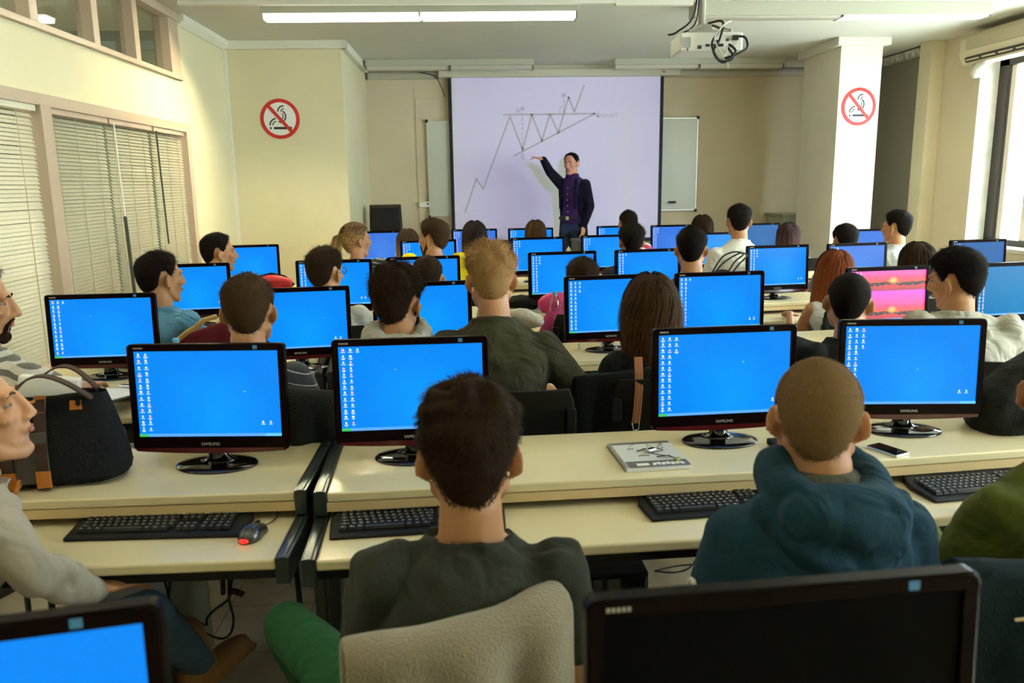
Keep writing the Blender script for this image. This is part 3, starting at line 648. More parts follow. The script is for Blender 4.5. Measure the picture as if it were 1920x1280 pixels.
def mon_px(r, a, ta, b_, tb, label, kind='blue', ic=0, yaw=None, dn=0, **kw):
    """place a monitor from its two top corners in the photograph; it stands on the desk of row r"""
    zt = .80+.222+MH/2
    p, q = atz(a, ta, zt), atz(b_, tb, zt); c = (p+q)/2
    yw = math.atan(ROWS[r][1]) if yaw is None else R(yaw)
    return monitor(c.x, c.y, yw, label, kind, ic, **kw)
def yw(a, ta, b_, tb):
    p, q = atz(a, ta, 1.184), atz(b_, tb, 1.184); return math.degrees(math.atan2(q.y-p.y, q.x-p.x))
mon_px(0, 1085, 1133, 1860, 1072, 'large switched-off black monitor at the bottom right, nearest the camera', 'off', yaw=yw(1085, 1133, 1860, 1072), scale=1)
m_ = mon_px(0, -560, 1245, 202, 1144, 'blue-screened monitor cut off at the bottom left corner', 'blue', 4, yaw=yw(-560, 1235, 202, 1144)+1)
mon_px(1, 233, 647, 531, 643.5, 'monitor with blue desktop in the first row, between the bag and the desk gap', 'blue', 0, yaw=yw(233, 647, 531, 644))
mon_px(1, 619, 638.6, 916, 629.6, 'monitor with blue desktop partly hidden by the head of the man in dark green', 'blue', 1, yaw=yw(619, 638.6, 916, 630))
mon_px(1, 1223, 617.6, 1498, 608, 'monitor with blue desktop behind the spiral notebook', 'blue', 2, yaw=yw(1223, 617.6, 1498, 608))
mon_px(1, 1577, 600.5, 1854, 597.6, 'monitor with blue desktop at the right of the first row, beside the black bag', 'blue', 4, yaw=yw(1577, 600.5, 1854, 598))
mon_px(2, 90, 554.5, 279, 548, 'monitor with blue desktop in the second row, by the man in the striped shirt', 'blue', 1, yaw=2)
mon_px(2, 462, 543, 648, 535, 'monitor with blue desktop half hidden behind the man in the dark pinstriped shirt', 'blue', 0)
mon_px(2, 704, 531, 877, 526, 'monitor with blue desktop beside the curly-haired man in the pale hood', 'blue', 1)
mon_px(2, 1058, 518.7, 1232, 513, 'monitor with blue desktop partly covered by the long brown hair', 'blue', 2)
mon_px(2, 1273, 511.8, 1429.5, 507.7, 'monitor with blue desktop right behind the first-row monitor near the notebook', 'blue', 1, yaw=5)
mon_px(2, 1592, 501.7, 1745, 497.6, 'monitor showing a pink and orange tiled sunset wallpaper', 'sunset', 1, yaw=6)
mon_px(2, 1832, 494, 1978, 489, 'monitor with teal blue desktop at the right edge, behind the man in beige', 'teal', 0)
mon_px(3, 283, 497, 423, 492, 'monitor with blue desktop beside the man in the light blue t-shirt', 'blue', 3)
mon_px(3, 560, 489, 690, 485, 'monitor with blue desktop in front of the man with glasses', 'blue', 1, yaw=4)
pb_ = MB().b2(-.22, .06, -.0032, -.0026, -.08, .12)
o1 = pb_.build('browser_window', emis('window_white', (.72, .76, .88), .7))
o2 = MB(); o2.b2(-.22, .06, -.0040, -.0034, .112, .12)
for k in range(7): o2.b2(-.212, -.207, -.0040, -.0034, .02+k*.011, .025+k*.011)
o2 = o2.build('window_bar', emis('window_bar_blue', (.1, .25, .8), .9))
o3 = MB()
for cx, cz, r_ in ((-.09, .03, .035), (-.06, .045, .035)):
    o3.rings([[(cx+(r_-k)*math.cos(t), -.0040, cz+(r_-k)*math.sin(t)) for t in [2*math.pi*j/24 for j in range(24)]] for k in (0, .0015)], cap=False)
o3 = o3.build('line_drawing', emis('drawing_grey', (.35, .35, .5), .6))
mon_px(3, 731, 482, 857, 479, 'monitor showing a white browser window with a line drawing, before the yellow shirt', 'browser', 3, extra=(o1, o2, o3))
mon_px(3, 994, 474, 1115, 469, 'monitor with blue desktop in the third row, left of centre, above the water bottle', 'blue', 2)
mon_px(3, 1157, 468.5, 1274, 465, 'monitor with blue desktop beside the man in the black patterned shirt', 'blue', 1)
mon_px(3, 1403, 460.5, 1517, 458, 'monitor with blue desktop left of the red-haired woman', 'blue', 2, yaw=7)
mon_px(3, 1554, 456.5, 1665, 454, 'monitor with paler blue desktop right of the red-haired woman', 'pale', 2)
mon_px(3, 1783, 450, 1891, 447.5, 'monitor with greyish blue desktop under the right window', 'grey', 4)
mon_px(4, 418, 460, 512, 458, 'monitor with blue desktop beside the man in the grey shirt, against the wide pillar', 'blue', 3)
mon_px(4, 754, 451, 851, 448, 'monitor with blue desktop partly hidden by the yellow shirt man', 'blue', 2)
mon_px(4, 960, 446, 1056, 443, 'monitor with blue desktop left of the dark grey lectern', 'blue', 2)
mon_px(4, 1090, 441, 1187, 439, 'monitor with blue desktop right of the dark grey lectern', 'blue', 2)
mon_px(4, 1290, 437, 1385, 434, 'monitor with blue desktop left of the man in the white t-shirt', 'blue', 3)
mon_px(5, 672, 433, 747, 433, 'monitor with blue desktop in front of the ponytail woman, below the old black monitor', 'pale', 2)
mon_px(5, 849, 430, 929, 428, 'monitor with blue desktop behind the dark long-haired woman, left of the screen', 'pale', 2)
mon_px(5, 955, 428, 1035, 426, 'monitor with blue desktop below the left part of the projected diagram', 'blue', 2)
mon_px(5, 1120, 423.5, 1200, 422, 'monitor with blue desktop behind the striped pink shirt, right of the teacher', 'blue', 2)
mon_px(5, 1223, 422, 1300, 420.5, 'monitor with paler blue desktop under the right edge of the projection screen', 'pale', 2)
mon_px(5, 1388, 419, 1458, 417.5, 'monitor with greyish pale desktop right of the man in the white t-shirt', 'grey', 3)
mon_px(5, 1592, 430, 1656, 428, 'monitor with washed-out blue desktop in front of the narrow pillar', 'pale', 3)
for o in PROTO: bpy.data.objects.remove(o)
# ================================================================ KEYBOARDS, MICE
def kb_meshes():
    b_ = MB(); b_.rings([[(-.235, -.085, 0), (.235, -.085, 0), (.242, .02, 0), (.222, .085, 0), (-.222, .085, 0), (-.242, .02, 0)], [(-.235, -.085, .010), (.235, -.085, .010), (.242, .02, .016), (.222, .085, .022), (-.222, .085, .022), (-.242, .02, .016)]])
    body = b_.build('body', mblk_m, bevel=.006)
    k = MB(); lg = MB(); rnd = random.Random(3)
    def key(x0, x1, y, h=.0145):
        zb = .012 + (y+.085)/.17*.011; i = len(k.v); e = .0018
        k.rings([[(x0, y, zb), (x1, y, zb), (x1, y+h, zb+.001), (x0, y+h, zb+.001)], [(x0+e, y+e, zb+.008), (x1-e, y+e, zb+.008), (x1-e, y+h-e, zb+.009), (x0+e, y+h-e, zb+.009)]])
        if x1-x0 < .03: xc = (x0+x1)/2-.001; lg.b2(xc-.0022, xc+.0022, y+h*.45, y+h*.45+.0035, zb+.0086, zb+.0092)
    P = .0188
    for r in range(6):
        y = -.058 + r*.0175 + (.004 if r == 5 else 0)
        if r == 0:
            x = -.212
            for w_ in (.024, .022, .022, .11, .022, .022, .024): key(x, x+w_-.002, y); x += w_
        elif r == 5:
            for q in range(13): key(-.212+q*.0188, -.212+q*.0188+.0150, y, .010)
        else:
            x = -.212; off = [0, .012, .008, .004, 0][r]
            key(x, x+P-.002+off, y); x += P+off
            while x < .03-.012: key(x, x+P-.002, y); x += P
            key(x, .042, y)
        for q in range(3): key(.052+q*P, .052+q*P+P-.002, y, .010 if r == 5 else .0145) if r not in (2,) else None
        if r < 5:
            for q in range(4): key(.118+q*P*1.1, .118+q*P*1.1+P-.001, y)
        else: pass
    for q in range(6): k.b2(-.08+q*.02, -.070+q*.02, .072, .078, .0215, .0235)
    keys = k.build('keys', key_m); leg = lg.build('key_legends', mat('key_print', (.42, .40, .32), .5))
    return body, keys, leg
KB = kb_meshes()
def keyboard(X, Y, z, rz, label, name_print=None):
    t = thing('keyboard', label, 'keyboard', (X, Y, z), rz, 'black computer keyboards')
    for o in KB: c = o.copy(); COL.objects.link(c); c.parent = t
    if name_print: text(name_print, .009, (.17, .078, .0225), (R(7), 0, 0), silver_m, t, 'maker_lettering', ex=.0002)
    return t
def on_row(r, px, py, z): return atz(px, py, z)
def kb_px(px, py, rz, label, np_=None, z=.722): p = atz(px, py, z); return keyboard(p.x, p.y, z-.001, R(rz), label, np_)
kb_px(308, 986, -1.5, 'black keyboard left of the mouse on the first-row keyboard shelf', 'Quest')
kb_px(785, 978, 3.5, 'black keyboard half hidden behind the man in the dark green t-shirt')
kb_px(1352, 945, 5, 'black keyboard on the shelf left of the man in the teal hoodie')
kb_px(1850, 912, 6, 'black keyboard between the teal hoodie and the olive sweater')
kb_px(172, 712, 5, 'black keyboard in front of the man in the striped white shirt')
kb_px(545, 712, 7, 'black keyboard in front of the man in the dark pinstriped shirt')
kb_px(1150, 668, 7, 'black keyboard between the dark olive t-shirt and the long-haired woman')
kb_px(1465, 574, 8, 'black keyboard on the third row, left of the red-haired woman')
kb_px(990, 535, 8, 'black keyboard on the third row behind the blond man')
kb_px(700, 508, 8, 'black keyboard beside the striped sleeve of the ponytail woman')
def mouse(px, py, rz, label, red=False, z=.722):
    p = atz(px, py, z); t = thing('computer_mouse', label, 'mouse', (p.x, p.y, z-.001), R(rz))
    a = MB(); secs = []
    for k in range(13):
        u = -1 + 2*k/12; w_ = .030*math.sqrt(max(.02, 1-abs(u)**3))*(1-.12*math.exp(-((u-.2)/.3)**2)); h_ = .036*max(.08, (1-abs(u)**2.2))**.6*(1-.18*u)
        secs.append([(w_*math.cos(t_), u*.055, max(0, h_*math.sin(t_)**.8) if math.sin(t_) > 0 else 0) for t_ in [math.pi*j/12 for j in range(13)]])
    a.rings(secs).build('shell', mat('grey_black_mouse', (.03, .03, .028), .25, coat=.4), t, smooth=True)
    MB().tube([(0, .02, .031), (0, .035, .028)], .004, 10).build('scroll_wheel', mblk_m, t)
    if red: a = MB(); a.ell((0, -.046, .008), (.014, .012, .007)); a.build('red_light', emis('red_led', (1, .01, .01), 2.0), t, smooth=True)
    loop([(0, .052, .008), (.008, .08, .004), (.005, .13, .004), (-.02, .17, .006)], .0018, 'cable', cab_m, t)
mouse(475, 1004, -14, 'grey-black mouse with a red glowing back beside the keyboard', True)
mouse(622, 712, -10, 'black mouse at the left edge of the second monitor of the first row')
for o in KB: bpy.data.objects.remove(o)
# ================================================================ CHAIRS
def chair_meshes():
    b_ = MB(); rs = []
    for k in range(7):
        z = .62 + .30*k/6; c_ = .04*(1-(k-3)**2/9.); w_ = .22 if 0 < k < 6 else .20
        rs.append([(w_*math.sin(a_), -.20 - .05*k/6 - .03 + .035*(1-math.cos(a_*1.0)) + dy, z) for dy, rev in ((0, 0), (-.014, 1)) for a_ in ([R(-72+144*j/12) for j in range(13)][::(-1 if rev else 1)])])
    b_.rings(rs); back = b_.build('backrest', chair_m, bevel=.005)
    s_ = MB(); rs = []
    for k in range(7):
        y = -.20 + .42*k/6; w_ = .21 - .02*abs(k-3)/3
        rs.append([(w_*(-1+2*j/8), y, .45 - .012*math.cos((j-4)/4*1.4) + (.015 if k == 0 else (-.02 if k == 6 else 0)) + dz) for dz, rev in ((0, 0), (-.016, 1)) for j in (range(9) if not rev else range(8, -1, -1))])
    s_.rings(rs); seat = s_.build('seat', chair_m, bevel=.004)
    L_ = []
    for sx in (-1, 1):
        L_.append(MB().tube([(sx*.18, .17, .43), (sx*.21, .20, .0)], .011, 10).build('leg', steel_m, smooth=True))
        L_.append(MB().tube([(sx*.205, -.235, .80), (sx*.20, -.20, .60), (sx*.18, -.17, .43), (sx*.21, -.24, .0)], .011, 10).build('leg', steel_m, smooth=True))
    fr_2 = MB(); fr_2.tube([(-.18, .17, .425), (.18, .17, .425)], .009, 8).tube([(-.18, -.17, .425), (.18, -.17, .425)], .009, 8)
    for sx in (-1, 1): fr_2.tube([(sx*.18, -.17, .425), (sx*.18, .17, .425)], .009, 8)
    L_.append(fr_2.build('seat_frame', steel_m, smooth=False))
    for sx in (-1, 1): L_.append(MB().box((sx*.198, -.262, .80), (.035, .03, .09)).build('back_bracket', chair_m, bevel=.004))
    return [back, seat] + L_
CH_ = chair_meshes()
def chair(X, Y, rz, label, dz=0):
    t = thing('plastic_chair', label, 'chair', (X, Y, dz), rz, 'black chairs of the students')
    for o in CH_: c = o.copy(); COL.objects.link(c); c.parent = t
    return t
# ================================================================ PEOPLE
skin_cols = {'fair': (.57, .275, .135), 'tan': (.42, .195, .08), 'mid': (.48, .225, .098)}
def skin(k): return mat('skin_'+k, skin_cols[k], .5, bump=.08, bscale=250, var=.06, vscale=12, sss=.12)
def strand(q, src, c=None):
    b_ = q.nodes['Principled BSDF']; at = q.nodes.new('ShaderNodeAttribute'); at.attribute_name = 'rnd'
    r_ = q.nodes.new('ShaderNodeMapRange'); r_.inputs['To Min'].default_value = .6; r_.inputs['To Max'].default_value = 1.75; q.links.new(at.outputs['Fac'], r_.inputs['Value'])
    s_ = q.nodes.new('ShaderNodeVectorMath'); s_.operation = 'SCALE'; q.links.new(r_.outputs[0], s_.inputs['Scale'])
    if src is None: s_.inputs[0].default_value = c
    else: q.links.new(src, s_.inputs[0])
    q.links.new(s_.outputs[0], b_.inputs['Base Color'])
def hairmat(name, c, rough=.5):
    if 'hair_'+name in MATS: return MATS['hair_'+name]
    M = mat('hair_'+name, c, .75, spec=.07); q = M.node_tree; b_ = q.nodes['Principled BSDF']
    strand(q, None, c); return M
def ombre(name, c1, c2, z0, z1):
    k = 'hair_'+name
    if k in MATS: return MATS[k]
    M = mat(k, c1, .7, spec=.09); q = M.node_tree; b_ = q.nodes['Principled BSDF']; tc_ = q.nodes.new('ShaderNodeTexCoord'); s_ = q.nodes.new('ShaderNodeSeparateXYZ')
    n_ = q.nodes.new('ShaderNodeTexNoise'); n_.inputs['Scale'].default_value = 60; q.links.new(tc_.outputs['Object'], n_.inputs['Vector'])
    a_ = q.nodes.new('ShaderNodeMath'); a_.operation = 'MULTIPLY_ADD'; a_.inputs[1].default_value = .16; q.links.new(n_.outputs[0], a_.inputs[0]); q.links.new(tc_.outputs['Object'], s_.inputs[0]); q.links.new(s_.outputs[2], a_.inputs[2])
    r_ = q.nodes.new('ShaderNodeMapRange'); r_.inputs['From Min'].default_value = z1+.08; r_.inputs['From Max'].default_value = z0+.08; q.links.new(a_.outputs[0], r_.inputs['Value'])
    m_1 = q.nodes.new('ShaderNodeMix'); m_1.data_type = 'RGBA'; m_1.inputs['A'].default_value = (*c2, 1); m_1.inputs['B'].default_value = (*c1, 1); q.links.new(r_.outputs[0], m_1.inputs['Factor']); strand(q, m_1.outputs['Result'])
    return M
CRC = Vector((0, -.012, .035)); CRR = Vector((.077, .098, .088))     # cranium
def head_prims(mb, female=False):
    s0 = len(mb.v); f = .93 if female else 1
    mb.ell(CRC, CRR, n=28)
    mb.ell((0, .022, -.018), (.061*f, .070, .088), n=22)
    mb.ell((0, -.01, -.03), (.066*f, .070, .065), n=20)
    mb.ell((0, .034, -.072), (.050*f, .052, .040), n=18)
    mb.ell((0, .070, -.098), (.021*f, .020, .018), n=14)
    for s in (-1, 1):
        mb.chain([(s*.057*f, .0, -.05), (s*.044*f, .035, -.085), (s*.012, .068, -.104)], [.018, .017, .014], 10)
        mb.ell((s*.042*f, .063, -.015), (.022, .022, .018), n=12)
        mb.ell((s*.028, .080, .034), (.028, .014, .009 if not female else .007), n=12)
        mb.ell((s*.012, .100, -.030), (.009*f, .011*f, .008), n=10)
        mb.ell((s*.030, .0795, .0215), (.016, .0085, .0060), n=12); mb.ell((s*.030, .0785, .0025), (.016, .0085, .0055), n=12)
        E_ = Matrix.Rotation(s*R(29), 3, 'Z')
        mb.ell((s*.081, -.008, -.004), (.0075, .0185, .030), E_ @ Matrix.Rotation(R(-10), 3, 'X'), n=14)
        pts = [Vector((s*.083, -.008, -.004)) + E_ @ Vector((s*.004, .0185*math.cos(t_), .030*math.sin(t_))) for t_ in [R(-60+a_) for a_ in range(40, 300, 26)]]
        mb.chain(pts, [.0042]*len(pts), 7)
        mb.ell((s*.079, .0, -.030), (.006, .009, .010), n=10)
    mb.chain([(0, .090, .030), (0, .102, .002), (0, .113 if not female else .109, -.024)], [.009, .0105*f*f, .0125*f*f], 12)
    mb.ell((0, .087, -.052), (.024, .012, .016), n=12)
    return s0
def ribbons(mb, root, pts, w, out):
    """flat tapering strand through pts; out = outward normal"""
    i = len(mb.v); n = len(pts); rv = random.random()
    for k in range(2*n): mb.rv[i+k] = rv
    for k, p in enumerate(pts):
        d = (pts[min(k+1, n-1)]-pts[max(k-1, 0)]); sd = d.cross(out)
        sd = sd.normalized() if sd.length > 1e-9 else Vector((1, 0, 0)); ww = w*(1-.75*(k/(n-1))**1.5)
        mb.v.append(tuple(p+sd*ww/2)); mb.v.append(tuple(p-sd*ww/2))
    for k in range(n-1): j = i+2*k; mb.face((j, j+1, j+3, j+2))
def elev_limit(a, fringe=38):
    """lowest elevation of the hairline for azimuth a (0 = forehead, pi = nape)"""
    a = abs((a+math.pi) % (2*math.pi)-math.pi); d = math.degrees(a)
    P = [(0, fringe), (35, fringe-4), (55, 16), (72, -14), (84, -22), (90, 6), (104, 4), (112, -24), (135, -46), (160, -58), (180, -61)]
    for (x0, y0), (x1, y1) in zip(P, P[1:]):
        if d <= x1: return R(y0+(y1-y0)*(d-x0)/(x1-x0))
    return R(-61)
def scalp(a, e, off=0):
    d = Vector((math.sin(a)*math.cos(e), math.cos(a)*math.cos(e), math.sin(e)))
    p = Vector((d.x*CRR.x, d.y*CRR.y, d.z*CRR.z)); n = Vector((p.x/CRR.x**2, p.y/CRR.y**2, p.z/CRR.z**2)).normalized()
    p = CRC + p
    if e < -.2 and abs(((a) % (2*math.pi))-math.pi) < 1.6:     # nape runs straight down into the neck
        k = (-.2-e); p.z -= k*.050; p.y += k*.008
        p.x *= 1-.06*k
    return p+n*off, n
def hair_short(seed, top=.016, side=.008, strands=3500, lt=.022, ls=.010, curl=.2, up=.35, fringe=38, w=.0016, lump=.004, sweep=0):
    rnd = random.Random(seed); mb = MB(); NA, NE = 56, 26; off = Vector((seed*3.1, 0, 0))
    def th(a, e):
        t_ = max(0, min(1, (math.sin(e)+.1)/.75)); t_ = t_*t_*(3-2*t_); v = side+(top-side)*t_
        return v + lump*(noise.noise((scalp(a, e)[0]*38)+off))*(.35+t_) 
    rs = []
    for i in range(NE+1):
        row = []
        for j in range(NA):
            a = 2*math.pi*j/NA; lo = elev_limit(a, fringe); u = i/NE
            e = math.pi/2*.985*(1-u)+lo*u; edge = min(1, (1-u)*6)
            row.append(scalp(a, e, -.004+(th(a, e)+.004)*edge)[0])
        rs.append(row)
    mb.rings(rs, cap=False); i = len(mb.v); top_i = i; mb.v.append(tuple(scalp(0, math.pi/2, th(0, 1.5))[0]))
    for j in range(NA): mb.face((top_i, j, (j+1) % NA))
    for k in range(strands):
        a = rnd.uniform(0, 2*math.pi); lo = elev_limit(a, fringe); se = rnd.uniform(math.sin(lo), 1); e = math.asin(se)
        if e-lo < .03: continue
        t_ = max(0, min(1, (se+.1)/.75)); ed = min(1, (e-lo)*5)
        h = th(a, e)*ed; p, n = scalp(a, e, h-.003)
        p2, _ = scalp(a, e-.08, h); c = (p2-p).normalized()
        if sweep: c = (c*(1-t_*.9) + Vector((sweep*.5, 1, .1)).normalized()*t_).normalized()
        j_ = Vector((rnd.gauss(0, 1), rnd.gauss(0, 1), rnd.gauss(0, 1)))*curl
        l = (ls+(lt-ls)*t_)*rnd.uniform(.6, 1.2)*(.35+.65*ed)
        d1 = (n*up*1.2+c*(1-up)+j_).normalized(); d2 = (n*up*.25+c+j_*1.2).normalized()
        q = p+d1*l*.45; r_ = q+d2*l*.55; ribbons(mb, p, [p, q, r_], w*rnd.uniform(.7, 1.3), n)
    return mb
def hair_long(seed, length=.34, strands=2600, w=.003, pony=False, spread=1.0, curl=.0, part=.0, back_only=False):
    rnd = random.Random(seed); mb = hair_short(seed, .012, .010, 900, .02, .012, .08, .1, 30, .002, .002)
    R_ = Vector((CRR.x+.016, CRR.y+.016, CRR.z+.014)); tie = Vector((0, -.118, .055))
    for k in range(strands):
        a = rnd.uniform(0, 2*math.pi); lo = elev_limit(a, 30); e = math.asin(rnd.uniform(math.sin(lo), 1)); p, n = scalp(a, e, .010)
        if abs((a+math.pi) % (2*math.pi)-math.pi) < 1.1 and e < .45: continue
        pts = [p.copy()]
        if pony:
            d = (tie-p); st = max(4, int(d.length/.02))
            for s_ in range(1, st+1):
                q = p+d*(s_/st); v = q-CRC; kk = math.sqrt((v.x/R_.x)**2+(v.y/R_.y)**2+(v.z/R_.z)**2)
                if kk < 1: q = CRC+v/kk
                pts.append(q)
            ang = rnd.uniform(0, 6.28); rr = abs(rnd.gauss(0, .5)); L_ = length*rnd.uniform(.75, 1.05); q = tie.copy()
            dx, dy = math.cos(ang)*rr, math.sin(ang)*rr
            for s_ in range(1, 11):
                u = s_/10; pts.append(tie+Vector((dx*.045*math.sin(min(1, u*1.6)*1.57)*(1.1-u*.6), -.045*math.sin(u*2.6)+dy*.028, -.01-L_*u+.03*math.exp(-u*8))))
            ribbons(mb, p, pts, w, n); continue
        side_ = 1 if p.x >= part else -1
        d = Vector((side_*.7*(1-abs(p.x)/.08*.3), -.25 if p.y < .03 else -.1, -.4)).normalized() if e > .9 else (scalp(a, e-.08, .01)[0]-p).normalized()
        L_ = length*rnd.uniform(.82, 1.05)+max(0, p.z)*.8; q = p.copy(); acc = 0; st = .022; ph = rnd.uniform(0, 6.28); amp = curl*rnd.uniform(.5, 1.3)
        rn = 1+rnd.uniform(0, .10)
        while acc < L_:
            d = (d*.62+Vector((0, -.03, -1))*.38).normalized(); q = q+d*st
            q = q + Vector((math.sin(acc*32+ph), math.cos(acc*27+ph), 0))*amp*.010
            v = q-CRC; kk = math.sqrt((v.x/R_.x)**2+(v.y/R_.y)**2+(v.z/R_.z)**2)
            if kk < rn: q = CRC+v*(rn/kk)
            # neck and shoulders push the hair out
            if q.z < -.05:
                v = Vector((q.x, q.y+.02, 0)); m_2 = .060+max(0, -.10-q.z)*.28*spread
                yy = v.y
                if v.length < m_2: v = v*(m_2/max(v.length, 1e-3)); q.x, q.y = v.x, v.y-.02
                if q.y > .05: q.y = .05
            pts.append(q.copy()); acc += st
        out = Vector((pts[-1].x, pts[-1].y+.02, .0)).normalized() if True else n
        ribbons(mb, p, pts, w*rnd.uniform(.7, 1.4), (out+n).normalized())
    return mb
def hand(mb, wrist, d, up, side, curl=.5, point=False):
    """palm, five jointed fingers; d = direction of the fingers, up = back of the hand, side = +1 thumb towards d x up"""
    d = Vector(d).normalized(); s = d.cross(Vector(up)).normalized(); u = s.cross(d).normalized(); w0 = Vector(wrist)
    M = Matrix((s, d, u)).transposed()
    mb.ell(w0+d*.045, (.040, .052, .015), M, n=14); mb.ell(w0+d*.072, (.040, .018, .012), M, n=12)
    for k, (o, l) in enumerate(((.030, .072), (.0105, .080), (-.010, .075), (-.029, .058))):
        b_ = w0+d*.083+s*(o*side); c1 = curl*(1 if not (point and k == 0) else 0); ang = 0; pts = [b_-d*.015, b_]
        for j, fr_3 in enumerate((.45, .32, .23)):
            ang += c1*(.55, .75, .6)[j]; dd = (d*math.cos(ang)-u*math.sin(ang)+s*(o*side*1.5)).normalized(); pts.append(pts[-1]+dd*l*fr_3)
        mb.chain(pts, [.0095, .0092, .0085, .008, .007], 8)
    tb = w0+d*.022+s*(.030*side)-u*.006; t1 = tb+(d*.6+s*side*.8-u*.2).normalized()*.038; t2 = t1+(d*.95+s*side*.25-u*.3*curl).normalized()*.028
    mb.chain([tb, t1, t2], [.014, .0105, .0085], 9)
def torso_rings(zh, hx, hy, shw, fem, infl, n=24, z0=.42, hip=.165):
    zn = zh-.120; rs = []; P = [(0, hip, .115, 0), (.14, hip, .12, 0), (.34, .145, .105, .01), (.52, .152, .112, .0), (.70, .172, .12, -.0), (.80, shw*.98, .108, -.004), (.865, shw*.93, .092, -.002), (.915, .118, .080, 0), (.955, .078, .066, 0), (1.0, .066, .062, 0)]
    for t_, rx, ry, dy in P:
        if fem and t_ < .8: rx *= {.34: .84, .52: .88}.get(t_, .95)
        if fem and t_ > .9: rx *= .88; ry *= .88
        z = z0+(zn-z0)*t_; cy = hy*t_**1.4-.035*math.sin(math.pi*min(1, t_))+dy-.012*t_; cx = hx*t_**1.5
        rs.append([(cx+(rx+infl)*math.cos(a), cy+(ry+infl)*math.sin(a), z) for a in [2*math.pi*k/n for k in range(n)]])
    return rs, zn
def person(label, head, Y, shirt, hair, pants=None, body_yaw=0, yaw=0, pitch=0, roll=0, fem=False, tone='mid', sleeve='short', shw=.165, hy=.06, hx=0,
           arms='desk', larm=None, rarm=None, legs='seat', lleg=None, rleg=None, vox=.0075, scale=1.0, beard=None, glasses=False, fold=.012, collar='round', group=None, shrug=0, brow=None, standing=0, hscale=1.07, make_chair=None, extra=None, shirt_infl=.010, hz=None):
    hp = Vector(head) if len(head) == 3 else aty(head[0], head[1], Y)
    zh = (hp.z-standing)/scale; by = R(body_yaw); rb = Matrix.Rotation(by, 3, 'Z')
    hl = Vector((hx, hy+.015, zh)); o_ = rb @ Vector((hl.x*scale, hl.y*scale, 0)); root = Vector((hp.x-o_.x, hp.y-o_.y, standing))
    t = thing('person', label, 'person', root, by, group); t.scale = (scale,)*3
    Hm = Matrix.Translation(hl) @ Euler((R(pitch), R(roll), R(yaw)), 'XYZ').to_matrix().to_4x4() @ Matrix.Scale(hscale, 4)
    Hm = Matrix.Translation(hl) @ (Matrix.Rotation(R(yaw), 4, 'Z') @ Matrix.Rotation(R(pitch), 4, 'X') @ Matrix.Rotation(R(roll), 4, 'Y')) @ Matrix.Scale(hscale, 4)
    z0 = .42 if legs != 'stand' else .86
    body = MB(); s0 = head_prims(body, fem); body.xf(Hm, s0)
    rs, zn = torso_rings(zh, hx, hy, shw, fem, -.012, z0=z0); body.rings(rs)
    nb = Vector((hx*.9, hy-.02, zn-.01)); nk = .060 if not fem else .047
    body.chain([nb-Vector((0, 0, .03)), nb+Vector((0, .0, .04)), Hm @ Vector((0, -.018, -.035))], [nk+.008, nk+.002, nk*.97], 18)
    zs = z0+(zn-z0)*.835-.012+shrug; ys = hy*.78-.03; aw = .056 if not fem else .046
    L = {}
    for s, arm in ((-1, larm), (1, rarm)):
        sh = Vector((hx*.8+s*(shw-.002), ys, zs))
        mode = arm if arm is not None else arms
        if mode == 'desk': e, w_ = sh+Vector((s*.075, .10, -.26)), Vector((s*.15, ys+.34, .765)); hd = (-.25*s, 1, -.08)
        elif mode == 'lap': e, w_ = sh+Vector((s*.065, .03, -.28)), Vector((s*.10, ys+.25, .64)); hd = (-.4*s, 1, -.1)
        elif mode == 'down': e, w_ = sh+Vector((s*.05, -.02, -.29)), sh+Vector((s*.06, .06, -.54)); hd = (0, .15, -1)
        elif mode == 'cross': e, w_ = sh+Vector((s*.045, .08, -.27)), Vector((-s*.06, ys+.24, zs-.20)); hd = (-s, .3, 0)
        elif mode[0] == 'w':
            iv = rb.inverted(); e, w_ = iv @ (mode[1]-root)/scale, iv @ (mode[2]-root)/scale; hd = tuple(iv @ Vector(mode[3])); mode = mode[1:]
        else: e, w_ = Vector(mode[0]), Vector(mode[1]); hd = mode[2] if len(mode) > 2 else tuple(w_-e)
        body.chain([sh, sh.lerp(e, .5), e], [aw, aw*.88, aw*.74], 14); body.chain([e, e.lerp(w_, .35), w_], [aw*.74, aw*.76, aw*.47], 14)
        pt = len(mode) > 3 if not isinstance(mode, str) else False
        hand(body, w_, hd, (0, 0, 1) if abs(Vector(hd).normalized().z) < .8 else (s, 0, 0), -s if abs(Vector(hd).normalized().z) < .8 else s, .45, pt)
        L[s] = (sh, e, w_)
        body.chain([nb+Vector((0, 0, -.03)), sh-Vector((0, 0, .04))], [.036, aw*.5], 14)
    b_o = body.build('body', skin(tone), t, smooth=True, fix=False); remesh(b_o, vox, 2, .5)
    # ---- shirt
    sm = MB(); rs, zn = torso_rings(zh, hx, hy, shw, fem, shirt_infl, z0=z0 if not standing else z0+.10); cut = {'round': -1, 'wide': -1, 'boat': -2}.get(collar, -1)
    if collar in ('round', 'polo', 'hood'):
        q0 = rs[-1]; cx = sum(p[0] for p in q0)/24; cy = sum(p[1] for p in q0)/24
        sm.rings(rs[:-1]+[[(cx+(nk+.024)*math.cos(a), cy+(nk+.022)*math.sin(a), zn-.032-.010*math.sin(a)) for a in [2*math.pi*k/24 for k in range(24)]]])
    else: sm.rings(rs[:cut])
    last = rs[cut-1] if collar != 'high' else rs[-1]
